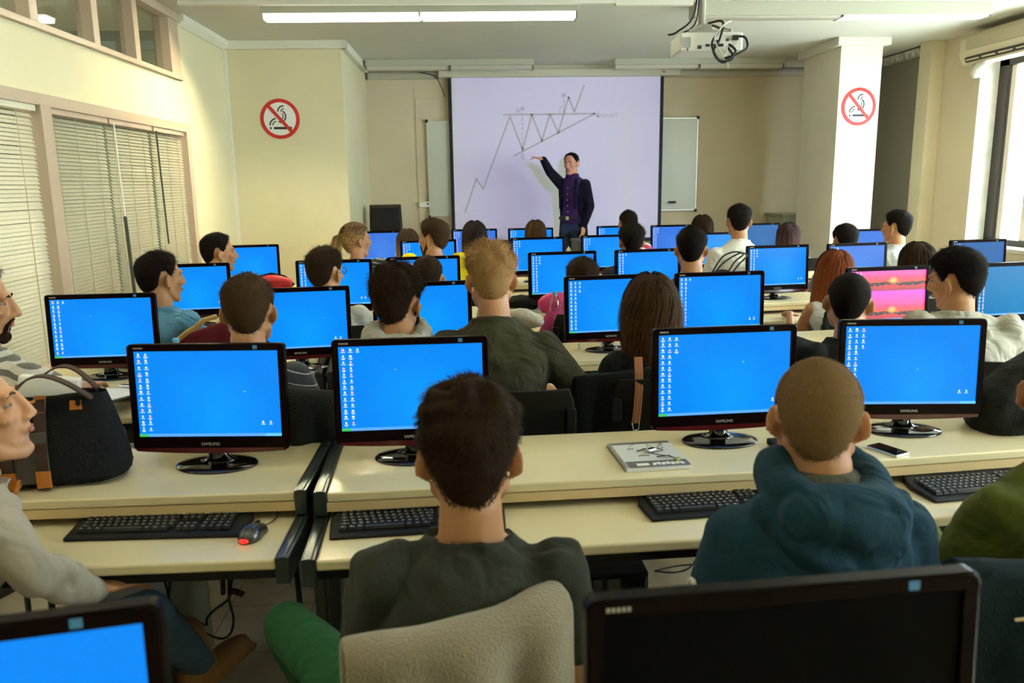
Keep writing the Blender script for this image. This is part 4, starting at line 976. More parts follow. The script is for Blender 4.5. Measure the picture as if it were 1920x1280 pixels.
    for s in (-1, 1):
        sh, e, w_ = L[s]; k = 1.0
        if sleeve != 'none' or standing: sm.chain([nb+Vector((0, 0, -.035)), sh.lerp(nb, .15)-Vector((0, 0, .022))], [.050, aw], 16)
        if sleeve == 'long': sm.chain([sh, sh.lerp(e, .5), e], [aw+.016, aw+.012, aw+.006], 16); sm.chain([e, e.lerp(w_, .4), w_.lerp(e, .02)], [aw+.006, aw*.8+.012, aw*.6+.010], 16)
        elif sleeve == 'short': m_3 = sh.lerp(e, .66); sm.ell(sh, (aw+.016,)*3, n=18); sm.cone(sh, m_3, aw+.016, aw+.016, 18)
        elif sleeve == 'mid': sm.chain([sh, e], [aw+.016, aw+.010], 16); m_3 = e.lerp(w_, .25); sm.cone(e, m_3, aw+.010, aw+.006, 16)
        elif sleeve == 'none': sm.ell(sh-Vector((s*.03, 0, 0)), (.05, .06, .05), n=14)
    if collar == 'round':
        cz = rs[-1][0][2]-.030; cx = sum(p[0] for p in rs[-1])/24; cy = sum(p[1] for p in rs[-1])/24
        q = 28; rx = nk+.024; pts = [Vector((cx+rx*1.04*math.cos(a), cy+.004+rx*math.sin(a), cz-.016*math.sin(a)+.004)) for a in [2*math.pi*k/q for k in range(q)]]
        i0 = len(sm.v); sm.rings([[p+(p-Vector((cx, cy, cz))).normalized()*.008*math.cos(b2)+Vector((0, 0, .010*math.sin(b2))) for b2 in [2*math.pi*j/8 for j in range(8)]] for p in pts], closed=True)
    if collar == 'polo':
        cz = rs[-1][0][2]-.005; cx = sum(p[0] for p in rs[-1])/24; cy = sum(p[1] for p in rs[-1])/24
        sm.rings([[(cx+(nk+r_)*math.cos(a), cy+(nk+r_)*math.sin(a), cz+z_) for a in [2*math.pi*k/24 for k in range(24)]] for r_, z_ in ((.03, -.03), (.022, .012), (.014, .02), (.010, -.03))], closed=True)
    if collar == 'hood':
        cx, cy, cz = hx, hy-.03, zn+.0
        q = 24; pts = []
        for k in range(q+1):
            a = R(-250+320*k/q); pts.append(Vector((cx+.098*math.cos(a), cy-.0+.095*math.sin(a), cz+.028-.035*math.sin(a)*-1-.02)))
        sm.chain(pts, [.034+.016*math.sin(math.pi*k/q) for k in range(q+1)], 12)
        sm.ell((cx, cy-.10, cz-.035), (.135, .058, .075), Matrix.Rotation(R(-12), 3, 'X'), n=20); sm.ell((cx+.01, cy-.098, cz-.095), (.085, .045, .075), n=18)
        sm.chain([(cx-.15, cy-.05, cz-.03), (cx-.08, cy-.13, cz-.10), (cx+.01, cy-.145, cz-.145), (cx+.09, cy-.13, cz-.09), (cx+.15, cy-.04, cz-.02)], [.022, .026, .028, .026, .022], 12)
    so_ = sm.build('shirt', shirt, t, smooth=True, fix=False); remesh(so_, max(vox*1.25, .008), 4, .5)
    if fold: folds(so_, fold, .16, 'MARBLE')
    # ---- hair, face
    hm, hobj = hair; ho_ = hobj.build('hair', hm, t, smooth=True, fix=False); ho_.matrix_local = Hm
    bm_ = brow or hm
    for s in (-1, 1):
        e_ = MB(); e_.ell((s*.030, .0722, .012), (.0115,)*3, n=14); i1 = len(e_.f); e_.cur = 1; e_.ell((s*.030, .0792, .012), (.0072, .0060, .0072), n=12); e_.xf(Hm)
        e_.build('eye', [mat('eye_white', (.20, .175, .15), .4), mat('iris_brown', (.05, .025, .012), .15)], t, smooth=True)
        l_ = MB(); l_.chain([Hm @ Vector((s*.013, .0945, .031)), Hm @ Vector((s*.030, .094, .037)), Hm @ Vector((s*.047, .084, .031))], [.003, .0034, .002], 8); l_.build('eyebrow', bm_, t, smooth=True)
    l_ = MB(); l_.ell((0, .0955, -.0535), (.021, .006, .0035), n=14); l_.ell((0, .0955, -.0605), (.018, .006, .0045), n=14); l_.xf(Hm); l_.build('lips', mat('lips', (.42, .14, .10), .45), t, smooth=True)
    if beard:
        bd = MB(); f = 1
        for s in (-1, 1): bd.chain([(s*.0635, .006, -.030), (s*.0600, .008, -.055), (s*.046, .037, -.088), (s*.014, .071, -.106)], [.014, .0185, .0195, .0165], 12); bd.chain([(0, .1005, -.043), (s*.016, .097, -.044), (s*.028, .086, -.058), (s*.024, .075, -.085)], [.0045, .005, .006, .010], 10)
        bd.ell((0, .071, -.099), (.024, .0215, .021), n=16); bd.xf(Hm); b7 = bd.build('beard', bm_, t, smooth=True, fix=False); remesh(b7, .0045, 2)
    if glasses:
        g_1 = MB()
        for s in (-1, 1):
            g_1.rings([[Vector((s*.032, .106, .010))+Vector(((.023+dr)*math.cos(a), dy, (.018+dr)*math.sin(a))) for dr, dy in ((0, 0), (.002, .001), (0, .002), (-.002, .001))] for a in [2*math.pi*k/20 for k in range(20)]], closed=True)
            g_1.tube([(s*.056, .104, .014), (s*.078, .05, .012), (s*.084, -.01, .006)], .0016, 6)
        g_1.tube([(-.01, .108, .014), (.01, .108, .014)], .0016, 6); g_1.xf(Hm); g_1.build('glasses', mat('glasses_blue_black', (.01, .02, .05), .2), t)
    if extra: extra(t, hl, Hm, zn, L, rs)
    # ---- trousers, shoes
    pm = pants or mat('dark_denim', (.03, .045, .08), .85, bump=.4, bscale=300)
    pt_ = MB(); sh_ = []
    if legs == 'stand':
        for s in (-1, 1):
            pt_.chain([(s*.085, 0, .90), (s*.10, .015, .50), (s*.11, -.01, .09)], [.095, .066, .052], 16); sh_.append((Vector((s*.11, -.01, .05)), Vector((s*.2, 1, 0))))
        pt_.rings([[(.158*math.cos(a)*k, .11*math.sin(a)*k, z) for a in [2*math.pi*j/20 for j in range(20)]] for k, z in ((.95, .82), (1, .90), (.93, 1.0))])
    else:
        for s, lg_ in ((-1, lleg), (1, rleg)):
            kn, an, hpj = Vector((s*.14, .40, .52)), Vector((s*.14, .36, .10)), Vector((s*.085, -.02, .50))
            if lg_ and lg_[0] == 'w': iv = rb.inverted(); lg_ = (iv @ (lg_[1]-root), iv @ (lg_[2]-root), iv @ Vector(lg_[3]))
            if lg_: kn, an = Vector(lg_[0]), Vector(lg_[1])
            pt_.chain([hpj, hpj.lerp(kn, .5), kn], [.088, .078, .062], 16); pt_.chain([kn, kn.lerp(an, .4), an], [.062, .057, .046], 16)
            sh_.append((an-Vector((0, 0, .04)), Vector(lg_[2]) if lg_ and len(lg_) > 2 else Vector((0, 1, 0))))
        pt_.ell((0, -.02, .50), (.17, .13, .10), n=20)
    po = pt_.build('trousers', pm, t, smooth=True, fix=False); remesh(po, max(.011, vox*1.3), 4, .5); folds(po, .012, .13, 'CLOUDS')
    for c_, dr in sh_:
        dr = dr.normalized(); M = Matrix((dr.cross(Vector((0, 0, 1))).normalized(), dr, dr.cross(Vector((0, 0, 1))).normalized().cross(dr))).transposed()
        sb = MB(); sb.ell(c_+dr*.06, (.042, .125, .032), M, n=16); sb.ell(c_+M @ Vector((0, -.02, .03)), (.040, .050, .045), M, n=14); sb.box(c_+M @ Vector((0, .06, -.022)), (.075, .24, .022), M)
        if extra is boots: sb.xf(Matrix.Translation(c_) @ Matrix.Scale(1.1, 4) @ Matrix.Translation(-c_)); sb.chain([c_+Vector((0, 0, .02)), c_+Vector((-.02, -.03, .15))], [.052, .058], 12)
        so2 = sb.build('shoe', (extra and getattr(extra, 'shoe', None)) or mat('black_shoe', (.02, .018, .015), .45), t, smooth=True, fix=False); remesh(so2, .008, 2)
    if make_chair is not False:
        p_ = root + rb @ Vector((0, .0, 0)); chair(root.x, root.y, by, make_chair or ('black chair of the ' + ' '.join(label.split(',')[0].split()[:10])))
    return t
def crease(M, s_=.75):
    q = M.node_tree
    if 'crease' in q.nodes: return M
    b_ = q.nodes['Principled BSDF']; tc_ = q.nodes.new('ShaderNodeTexCoord'); n_ = q.nodes.new('ShaderNodeTexNoise'); n_.name = 'crease'
    n_.inputs['Scale'].default_value = 5.5; n_.inputs['Detail'].default_value = 2.2; n_.inputs['Distortion'].default_value = 1.6; q.links.new(tc_.outputs['Object'], n_.inputs['Vector'])
    bp = q.nodes.new('ShaderNodeBump'); bp.inputs['Strength'].default_value = s_; bp.inputs['Distance'].default_value = .05; q.links.new(n_.outputs[0], bp.inputs['Height'])
    old = b_.inputs['Normal'].links[0].from_node if b_.inputs['Normal'].links else None
    if old: q.links.new(bp.outputs[0], old.inputs['Normal'])
    else: q.links.new(bp.outputs[0], b_.inputs['Normal'])
    return M
def cloth(name, c, **k): return crease(mat(name, c, .95, spec=.15, bump=.35, bscale=k.pop('bs', 260), sheen=.03, var=k.pop('var', .06), vscale=14, **k))
HB = hairmat('near_black', (.008, .005, .0035)); HD = hairmat('dark_brown', (.022, .0115, .0055)); HM_ = hairmat('mid_brown', (.050, .026, .012)); HL = hairmat('light_brown', (.16, .085, .035)); HBL = hairmat('dark_blond', (.34, .19, .075)); HBZ = hairmat('sandy_buzz', (.17, .10, .042)); HR = hairmat('red', (.23, .055, .012))
def boots(t, *a): pass
boots.shoe = mat('tan_leather_boot', (.26, .12, .025), .5, bump=.2, bscale=60)
# -- first row
person('person in a dark green-grey t-shirt and green trousers, seated bottom centre', (880, 862), 1.50, cloth('dark_green_grey_tee', (.040, .042, .030)), (HD, hair_short(11, .030, .010, 8000, .020, .009, .22, .16, 30, .0017, .014)), cloth('green_trousers', (.022, .10, .035), bs=400),
       tone='mid', shw=.168, hy=.07, vox=.0055, arms='cross', shrug=.012, lleg=((-.475, .45, .55), (-.42, .62, .12)), rleg=((.10, .42, .54), (.16, .44, .12)), fold=.018, hscale=1.08, hx=-.005, make_chair=False)
q_ = aty(868, 1150, 1.27); chair(q_.x-.25*math.sin(R(20)), q_.y+.25*math.cos(R(20)), R(20), 'black chair draped with a beige corduroy jacket, bottom centre').scale = (.86, 1, .92)
def p2x(t, hl, Hm, zn, L, rs):
    sh, e, w_ = L[-1]; a = MB()
    for k in range(3):
        c_ = sh.lerp(e, .42+k*.22); pts = [c_+Vector((-.075, -.02+.022*math.cos(b2), .026*math.sin(b2))) for b2 in [2*math.pi*j/12 for j in range(13)]]; a.tube(pts, .006, 6)
    a.build('sleeve_print', mat('white_print', (.75, .72, .66), .7), t, smooth=True)
    a = MB(); a.ell((hl.x, hl.y-.055, zn+.012), (.080, .068, .030), n=20); a.build('hood_lining', cloth('grey_lining', (.10, .10, .07)), t, smooth=True)
person('person in a teal blue hoodie with buzz-cut sandy hair, seated right of centre', (1532, 790), 1.60, cloth('teal_hoodie', (.016, .052, .080)), (HBZ, hair_short(12, .007, .006, 14000, .008, .006, .2, .7, 34, .0012, .0015)),
       tone='fair', shw=.178, hy=.06, vox=.0055, sleeve='long', collar='hood', arms='lap', fold=.010, shirt_infl=.022, hscale=1.07, yaw=-20, extra=p2x)
person('person in an olive green sweater at the right edge of the picture', (2008, 745), 1.62, cloth('olive_sweater', (.090, .108, .017)), (HD, hair_short(13)),
       tone='mid', shw=.175, hy=.07, sleeve='long', collar='polo', arms='desk', fold=.02, shirt_infl=.018, vox=.007, body_yaw=4, yaw=-38)
person('person with a cream knit sweater and jeans, face in profile at the left edge', (-50, 784), 1.86, cloth('cream_knit', (.42, .37, .30), bs=420), (HL, hair_long(14, .20, 1500, pony=True)), cloth('blue_jeans', (.055, .095, .14), bs=420),
       fem=True, tone='fair', shw=.155, hy=.16, hx=.02, body_yaw=-22, yaw=-48, pitch=12, vox=.006, sleeve='long', arms='lap', rarm=((.235, .10, .80), (.21, .28, .66), (.2, 1, -.2)), fold=.016, shirt_infl=.016, rleg=('w', aty(275, 1150, 1.92), aty(375, 1245, 2.2), (.45, .9, .12)), lleg=('w', aty(215, 1200, 1.85), aty(300, 1330, 2.1), (.3, 1, 0)), extra=boots)
# -- second row
person('person in a white and grey striped t-shirt, bearded, holding a clipboard at the left edge', (-44, 574), 2.78, stripes('grey_white_stripes', (.56, .52, .45), (.13, .12, .10), .036, .45, tilt=.25), (HD, hair_short(21, .02, .008, 3000)), cloth('blue_jeans', (0, 0, 0)),
       tone='mid', shw=.17, hy=.05, body_yaw=-8, yaw=-62, pitch=-4, hx=-.13, arms='desk', rarm=('w', aty(120, 745, 2.78), aty(150, 728, 3.0), (.1, 1, 0)), beard=True, vox=.0065, fold=.012, rleg=('w', aty(205, 815, 3.05), aty(230, 1000, 3.1), (0, 1, 0)), brow=HD)
person('person in a black polo with thin grey pinstripes and short light brown hair', (467, 588), 2.95, stripes('black_thin_stripes', (.018, .018, .020), (.32, .31, .30), .042, .10, tilt=.35), (HM_, hair_short(22, .018, .008, 4500, .02, .009, .25, .35)),
       tone='mid', shw=.17, hy=.06, yaw=4, vox=.006, collar='polo', arms='desk', hx=.02)
person('person in a pale grey hooded top with dark curly hair and beard', (747, 572), 3.12, cloth('pale_grey_marl', (.42, .40, .34)), (HD, hair_short(23, .034, .010, 5500, .028, .010, .28, .3, 34, .0018, .014)),
       tone='mid', shw=.165, hy=.05, yaw=-22, beard=True, sleeve='long', collar='hood', vox=.006)
person('person in a dark olive t-shirt with blond undercut hair, second row', (921, 528), 3.12, cloth('dark_olive_tee', (.052, .047, .026)), (HBL, hair_short(24, .026, .007, 5500, .030, .008, .4, .45, 28, .0018, .010)),
       tone='fair', shw=.19, hy=.10, hx=-.07, yaw=3, vox=.006, arms='desk', fold=.016, rarm=((.36, .05, .70), (.14, .40, .76), (-.4, 1, 0)), shirt_infl=.016)
person('person with long loose brown hair and an open-backed black top', (1219, 578), 3.20, cloth('black_top', (.010, .010, .010)), (ombre('brown_long', (.045, .022, .010), (.13, .06, .022), .03, -.30), hair_long(25, .24, 3800, .0028, curl=.8, spread=1.2)),
       fem=True, tone='tan', shw=.15, hy=.06, sleeve='mid', collar='boat', vox=.006, arms='desk')
person('person in a black jacket with shaved dark hair, reaching across the desk', (1590, 570), 3.32, cloth('black_jacket', (.012, .012, .011)), (HB, hair_short(26, .006, .005, 5000, .006, .005, .15, .8, 32, .0014, .001)),
       tone='mid', shw=.165, hy=.08, yaw=-24, roll=3, sleeve='long', larm=((-.34, .22, .93), (-.30, .46, .80), (-.2, 1, -.1)), vox=.0065)
person('person in a beige t-shirt with thick dark hair, leaning over at the far right', (1792, 527), 3.42, cloth('beige_marl_tee', (.40, .37, .29)), (HB, hair_short(27, .022, .012, 5000, .022, .014, .2, .25, 24)),
       tone='mid', shw=.185, shrug=.04, hy=.16, hx=-.08, body_yaw=-10, yaw=42, pitch=-8, roll=-6, vox=.0065, fold=.020, shirt_infl=.02)
# -- third row
person('person in a light blue t-shirt, dark hair, by the blinds', (302, 524), 4.15, cloth('light_blue_tee', (.10, .27, .42)), (HB, hair_short(31, .016, .009, 3000)), tone='tan', shw=.175, shrug=.03, hy=.07, hx=-.05, body_yaw=-18, yaw=-24, sleeve='short', arms='lap')
person('person in a light grey shirt with dark hair and glasses', (611, 514), 4.50, cloth('light_grey_shirt', (.46, .45, .38)), (HD, hair_short(32, .024, .010, 3200, .024, .010, .35, .4)), tone='mid', shw=.17, hy=.05, yaw=-26, glasses=True, hx=-.05)
person('person with short dark hair, only the crown showing between two monitors left of centre', (802, 524), 4.72, cloth('grey_tee', (.20, .19, .17)), (HD, hair_short(33, .012, .007, 2500, .01, .006)), tone='mid')
person('person with tousled brown hair, only the crown showing above the left-centre monitor', (1092, 530), 4.72, cloth('pink_top', (.42, .05, .16)), (HD, hair_short(34, .024, .012, 2800, .025, .012, .4)), tone='mid')
person('person in a black shirt with a fine white pattern, third row centre', (1296, 470), 4.82, stripes('black_pattern', (.022, .024, .026), (.45, .45, .42), .022, .13, spots=True), (HB, hair_short(35, .017, .008, 3200)), tone='mid', shw=.16, hx=.02, yaw=-16)
person('person with long straight red hair and a white sleeveless top', (1562, 512), 4.85, cloth('white_top', (.62, .60, .54)), (ombre('red_long', (.13, .030, .008), (.30, .085, .022), .06, -.25), hair_long(36, .30, 3600, .0035, spread=1.3)), fem=True, tone='tan', sleeve='none', shw=.155, roll=6, hy=.10)
person('person with brown hair, only the crown showing above the sunset monitor', (1718, 496), 5.0, cloth('grey_tee', (0, 0, 0)), (HD, hair_long(37, .22, 1800, .004)), fem=True, tone='mid')
# -- fourth row
person('person in a pale grey t-shirt in profile, farthest back by the wide pillar', (411, 476), 5.75, cloth('pale_grey_tee', (.36, .37, .31)), (HB, hair_short(41, .018, .010, 2500)), tone='mid', yaw=-48, body_yaw=-15, hy=.05, arms='lap')
person('person in a bright yellow t-shirt looking left', (812, 449), 6.0, cloth('bright_yellow_tee', (.86, .66, .008)), (HM_, hair_short(42, .028, .014, 3000, .03, .018, .2, .2)), tone='fair', yaw=52, body_yaw=5, shw=.185, beard=True, hx=-.04, hy=.14, shrug=.09, shirt_infl=.025)
person('person with a long blonde ponytail and a dark striped top', (668, 452), 6.1, stripes('navy_cream_stripes', (.022, .030, .035), (.38, .42, .38), .030, .22, tilt=.2), (ombre('blond_pony', (.085, .045, .018), (.45, .28, .10), .10, -.06), hair_long(43, .24, 2400, .004, pony=True)), fem=True, tone='fair', yaw=-45, body_yaw=-12, sleeve='mid', arms='desk', hx=-.16, hy=.12, shrug=.07)
person('person with tousled dark hair, below the one in the pink striped shirt', (1184, 456), 6.2, cloth('dark_navy_tee', (.02, .02, .03)), (HB, hair_short(44, .030, .012, 2500, .028, .012, .4)), tone='mid', yaw=-2)
person('person in a white t-shirt with dark hair, right of the projection screen', (1385, 417), 6.4, cloth('white_tee', (.72, .68, .58)), (HB, hair_short(45, .020, .009, 2800)), tone='mid', yaw=-8, shw=.19, hx=.0, hy=.08, arms='lap', shirt_infl=.02)
person('person with dark hair, only the crown showing before the narrow pillar', (1583, 453), 6.4, cloth('grey_tee', (0, 0, 0)), (HB, hair_short(46, .02, .012, 2000)), tone='mid')
person('person in a pale shirt with dark hair, looking left beside the narrow pillar', (1680, 428), 6.6, cloth('pale_shirt', (.50, .50, .46)), (HB, hair_short(47, .024, .010, 2500)), tone='mid', yaw=34, shw=.175, hy=.08)
person('person with very long dark straight hair and a dark striped top, before the screen', (890, 446), 6.9, stripes('cream_navy_stripes', (.50, .48, .42), (.02, .025, .035), .026, .5, tilt=.2), (ombre('dark_ombre', (.014, .009, .008), (.34, .20, .09), -.02, -.20), hair_long(48, .34, 2600, .004, spread=.9)), fem=True, tone='fair')
# -- front row
person('person with brown straight hair between the ponytail woman and the yellow shirt', (765, 458), 7.6, cloth('grey_tee', (0, 0, 0)), (ombre('brown_ombre', (.028, .016, .012), (.20, .10, .05), .04, -.12), hair_long(51, .30, 2200, .004)), fem=True, tone='fair')
person('person with brown hair, only the crown showing below the projected triangle', (1004, 440), 8.0, cloth('grey_tee', (0, 0, 0)), (HM_, hair_long(52, .2, 1600, .005)), fem=True, tone='mid')
person('person in a pink, white and black striped shirt by the teacher', (1178, 421), 7.9, stripes('pink_stripes', (.55, .04, .12), (.70, .65, .6), .06, .35, tilt=.3), (HB, hair_short(53, .012, .007, 2000)), tone='mid', shw=.17)
person('person with dark brown hair, at the lower right corner of the projection screen', (1316, 430), 8.0, cloth('grey_tee', (0, 0, 0)), (HD, hair_long(54, .2, 1600, .005)), fem=True, tone='mid')
person('person with long purplish brown hair, right of the white t-shirt', (1477, 446), 7.6, cloth('grey_tee', (0, 0, 0)), (ombre('purple_brown', (.040, .022, .022), (.12, .06, .055), .06, -.1), hair_long(55, .26, 2200, .005)), fem=True, tone='mid')
# -- the teacher
TZ = .18
def teach(t, hl, Hm, zn, L, rs):
    jm = cloth('black_blazer', (.006, .006, .009), var=.1)
    j = MB(); n = 28; prof = [(.72, .205, .135), (.86, .195, .13), (1.0, .182, .122), (1.15, .190, .130), (1.30, .205, .135), (1.38, .205, .122), (1.43, .165, .105), (1.47, .115, .088)]
    k_ = hl.z/1.64
    outer = [[(rx*math.sin(a)+hl.x*max(0, (z*k_-.9)), ry*-math.cos(a)-.015, z*k_) for a in [R(-138+276*i/(n-1)) for i in range(n)]] for z, rx, ry in prof]
    inner = [[(x*.93, (y+.015)*.93-.015, z) for x, y, z in r_] for r_ in outer]
    for a_, b2 in zip(outer, inner):
        pass
    j.rings([o_1+i_1[::-1] for o_1, i_1 in zip(outer, inner)])
    for s in (-1, 1):
        sh, e, w_ = L[s]; j.chain([sh, sh.lerp(e, .5), e], [.072, .066, .058], 14); j.chain([e, e.lerp(w_, .5), e.lerp(w_, .93)], [.058, .052, .044], 14)
    # lapels
    for s in (-1, 1): j.chain([(s*.085, .06, 1.47*k_), (s*.105, .115, 1.30*k_), (s*.11, .12, 1.12*k_)], [.016, .022, .014], 8)
    o_ = j.build('blazer', jm, t, smooth=True, fix=False); remesh(o_, .010, 3)
    b_1 = MB(); b_1.b2(-.13, .13, .095, .118, .985*k_, 1.02*k_); b_1.build('belt', mat('black_belt', (.02, .015, .01), .4), t)
    b_1 = MB(); b_1.b2(-.022, .022, .116, .124, .982*k_, 1.023*k_); b_1.build('belt_buckle', chrome_m, t)
    b_1 = MB()
    for i in range(5): b_1.ell((0, .128-.008*abs(i-2), (1.08+i*.07)*k_), (.006, .003, .006), n=10)
    b_1.build('shirt_buttons', white_m, t)
hp = aty(1071, 308, 10.0)
person('person in a black blazer, purple shirt and jeans, pointing at the projected diagram', (hp.x, hp.y, hp.z), 10, cloth('purple_shirt', (.040, .018, .065)), (HB, hair_short(61, .012, .007, 2800, .010, .007, fringe=50)), cloth('dark_blue_jeans', (.030, .050, .085), bs=420),
       tone='fair', standing=TZ, legs='stand', body_yaw=140, yaw=8, pitch=-4, hy=.02, arms='down', rarm=('w', aty(1031, 322, 9.93), aty(1018, 298, 9.85), (-.5, -.1, .1), 1), larm=((-.24, -.02, 1.17), (-.22, .10, .93), (0, .2, -1)), sleeve='none', vox=.006, collar='polo', make_chair=False, fold=.006, extra=teach, brow=HB, shw=.172, scale=1)
# ================================================================ THINGS ON AND AROUND THE DESKS
def soft(mb, name, m, parent=None, vox=.008, fold=.012, fs=.1, kind='CLOUDS', sm=3):
    o = mb.build(name, m, parent, smooth=True, fix=False); remesh(o, vox, sm)
    if fold: folds(o, fold, fs, kind)
    return o
def drape(name, label, cat_, X, Y, rz, w_, top, front, back, m, bulge=.03, seed=1, thick=.02, extra=None, wave=.02, slope=0):
    """garment hung over a chair back: front panel, fold over the top, back panel"""
    t = thing(name, label, cat_, (X, Y, 0), rz); NU, NV = 26, 26; a = MB(); rs = []
    L_ = front+back+.06
    for i in range(NU+1):
        u = -1+2*i/NU; row = []; hw = w_/2
        for j in range(NV+1):
            s_ = j/NV*L_
            wv = wave*noise.noise(Vector((u*3.2+seed, s_*3, seed*1.7)))+wave*.6*math.sin(u*9+seed)
            tp = top+slope*u - .03*max(0, abs(u)-.75)*4*.25
            flare = 1+.10*abs(s_-front)/max(front, back)
            if s_ < front: y, z = bulge, tp-front+s_
            elif s_ < front+.06: q = (s_-front)/.06*math.pi; y, z = bulge*math.cos(q), tp+.018*math.sin(q)
            else: y, z = -bulge, tp-(s_-front-.06)
            y += wv*(1 if y > 0 else -1)*min(1, abs(s_-front-.03)*6)-.05*(1-u*u)*1.0+.03
            row.append(Vector((u*hw*flare, y, z)))
        rs.append(row)
    i0 = 0; a.v = [tuple(p) for r in rs for p in r]
    for i in range(NU):
        for j in range(NV): q = i*(NV+1)+j; a.face((q, q+1, q+NV+2, q+NV+1))
    o = a.build('garment', m, t, smooth=True, fix=False); sd = o.modifiers.new('thickness', 'SOLIDIFY'); sd.thickness = thick; sd.offset = 0
    ss = o.modifiers.new('smooth', 'SUBSURF'); ss.levels = 1; ss.render_levels = 1
    return t
beige = mat('beige_corduroy', (.27, .215, .125), .95, bump=.6, bscale=220, sheen=.4, var=.10, vscale=12)
p = atz(880, 1190, .86); q_ = aty(868, 1150, 1.27)
drape('jacket', 'beige corduroy jacket hanging over the chair back at the bottom centre', 'jacket', q_.x, q_.y, R(20), .41, .888, .30, .55, beige, .042, 2, .022, slope=.01, wave=.03)
# denim jacket on the chair at the lower right
denim = mat('dark_denim_jacket', (.014, .026, .032), .85, spec=.1, bump=.5, bscale=260, var=.2, vscale=16)
q_ = aty(1985, 1062, 1.28)
t = drape('jacket', 'dark denim jacket hanging over the chair back at the lower right corner', 'jacket', q_.x, q_.y, R(4), .36, q_.z, .3, .55, denim, .04, 5, .02, wave=.025)
MB().tube([(-.14, -.075, q_.z-.05), (-.05, -.085, q_.z-.04), (.1, -.085, q_.z-.05)], .003, 6).build('seam_stitching', mat('tan_stitch', (.45, .33, .18), .8), t)
blk = mat('black_jacket_cloth', (.007, .0075, .006), .8, spec=.1, bump=.4, bscale=160, var=.15)
def px_drape(px, py, Y, rz, w_, label, m, seed, **k):
    q = aty(px, py, Y); return drape('jacket', label, 'jacket', q.x, q.y, R(rz), w_, q.z, .25, .45, m, .03, seed, .018, **k)
px_drape(575, 735, 2.62, 4, .36, 'dark grey jacket over the chair behind the man in the pinstriped polo', mat('charcoal_jacket', (.018, .019, .016), .75, spec=.1, bump=.4, bscale=140), 3, slope=-.03)
px_drape(1180, 700, 2.93, 6, .42, 'black jacket over the chair behind the long-haired woman', blk, 4, slope=.02)
px_drape(455, 612, 3.98, 8, .34, 'dark grey-brown jacket on the chair behind the light blue t-shirt', mat('brown_grey_jacket', (.036, .030, .022), .85, spec=.1, bump=.4, bscale=120), 7)
px_drape(385, 620, 3.93, 8, .32, 'maroon jacket with a tan strap edge, on the chair behind the light blue t-shirt', mat('maroon_cloth', (.13, .018, .028), .85, spec=.1, bump=.3, bscale=120), 8, slope=.05)
q = aty(378, 614, 3.87); t = thing('tan_strap', 'tan fabric strap running along the maroon jacket', 'strap', q)
MB().tube([(-.12, 0, -.06), (-.07, 0, -.02), (-.03, -.01, .0), (.02, -.02, .04), (.08, -.01, .055)], .012, 8).build('strap', mat('tan_fabric', (.50, .32, .11), .8), t, smooth=True)
# brown leather strap over the black jacket
q = aty(1195, 700, 2.86); t = thing('leather_strap', 'brown leather shoulder strap with a metal clasp hanging over the black jacket', 'strap', q, R(6))
lth = mat('brown_leather', (.30, .105, .03), .5, bump=.2, bscale=80)
a = MB(); secs = [(.006, .015, .06), (.003, -.005, .008), (0, -.02, -.05), (-.004, -.02, -.12), (-.010, -.018, -.185)]
a.rings([[(x-.016, y, z), (x+.016, y, z), (x+.016, y-.005, z), (x-.016, y-.005, z)] for x, y, z in secs]); a.build('strap', lth, t, bevel=.002)
a = MB(); a.tube([(-.024, -.02, -.185), (.003, -.02, -.185), (.002, -.02, -.21), (-.018, -.02, -.215), (-.024, -.02, -.185)], .0025, 6); a.tube([(-.008, -.02, -.21), (-.006, -.02, -.24)], .0025, 6); a.build('clasp', chrome_m, t, smooth=True)
for k in (-.008, .008): MB().tube([(x+k, y-.0055, z) for x, y, z in secs[1:]], .0007, 4).build('stitching', mat('dark_stitch', (.10, .04, .02), .8), t)
# black cloth and pale cloth between the blond man and the water bottle
q = atz(990, 578, .80); t = thing('folded_jacket', 'crumpled black jacket lying on the desk right of the blond head', 'jacket', q)
a = MB(); a.ell((-.03, 0, .04), (.14, .09, .05)); a.ell((.09, -.03, .03), (.09, .05, .025)); soft(a, 'cloth', blk, t, .01, .03, .08)
q = aty(977, 592, 3.45); t = thing('scarf', 'pale grey cloth bunched beside the blond man’s neck', 'cloth', q)
a = MB(); a.ell((0, 0, 0), (.07, .05, .035)); a.ell((.05, .0, -.025), (.05, .04, .03)); a.ell((-.15, .0, .0), (.05, .05, .05)); a.ell((-.08, .02, .0), (.08, .03, .03)); soft(a, 'cloth', mat('pale_cloth', (.55, .50, .42), .9), t, .009, .025, .06)
q = atz(1038, 590, .80); t = thing('pink_bag', 'pink bag on the desk behind the water bottle', 'bag', q+Vector((.03, .10, 0)))
a = MB(); a.ell((0, 0, .055), (.13, .06, .08)); soft(a, 'bag_body', mat('pink_cloth', (.55, .03, .14), .7), t, .01, .012, .08)
q = atz(507, 552, .80); t = thing('red_bag', 'red and black sports bag on the desk in front of the grey t-shirt', 'bag', q+Vector((0, .12, 0)), R(-8))
a = MB(); a.ell((0, 0, .07), (.17, .07, .085)); soft(a, 'bag_body', mat('red_nylon', (.50, .012, .018), .5), t, .01, .01, .1)
MB().tube([(-.17, 0, .06), (-.1, -.01, .13), (0, -.02, .155), (.1, -.01, .13), (.17, 0, .06)], .012, 8).build('trim', blk, t, smooth=True)
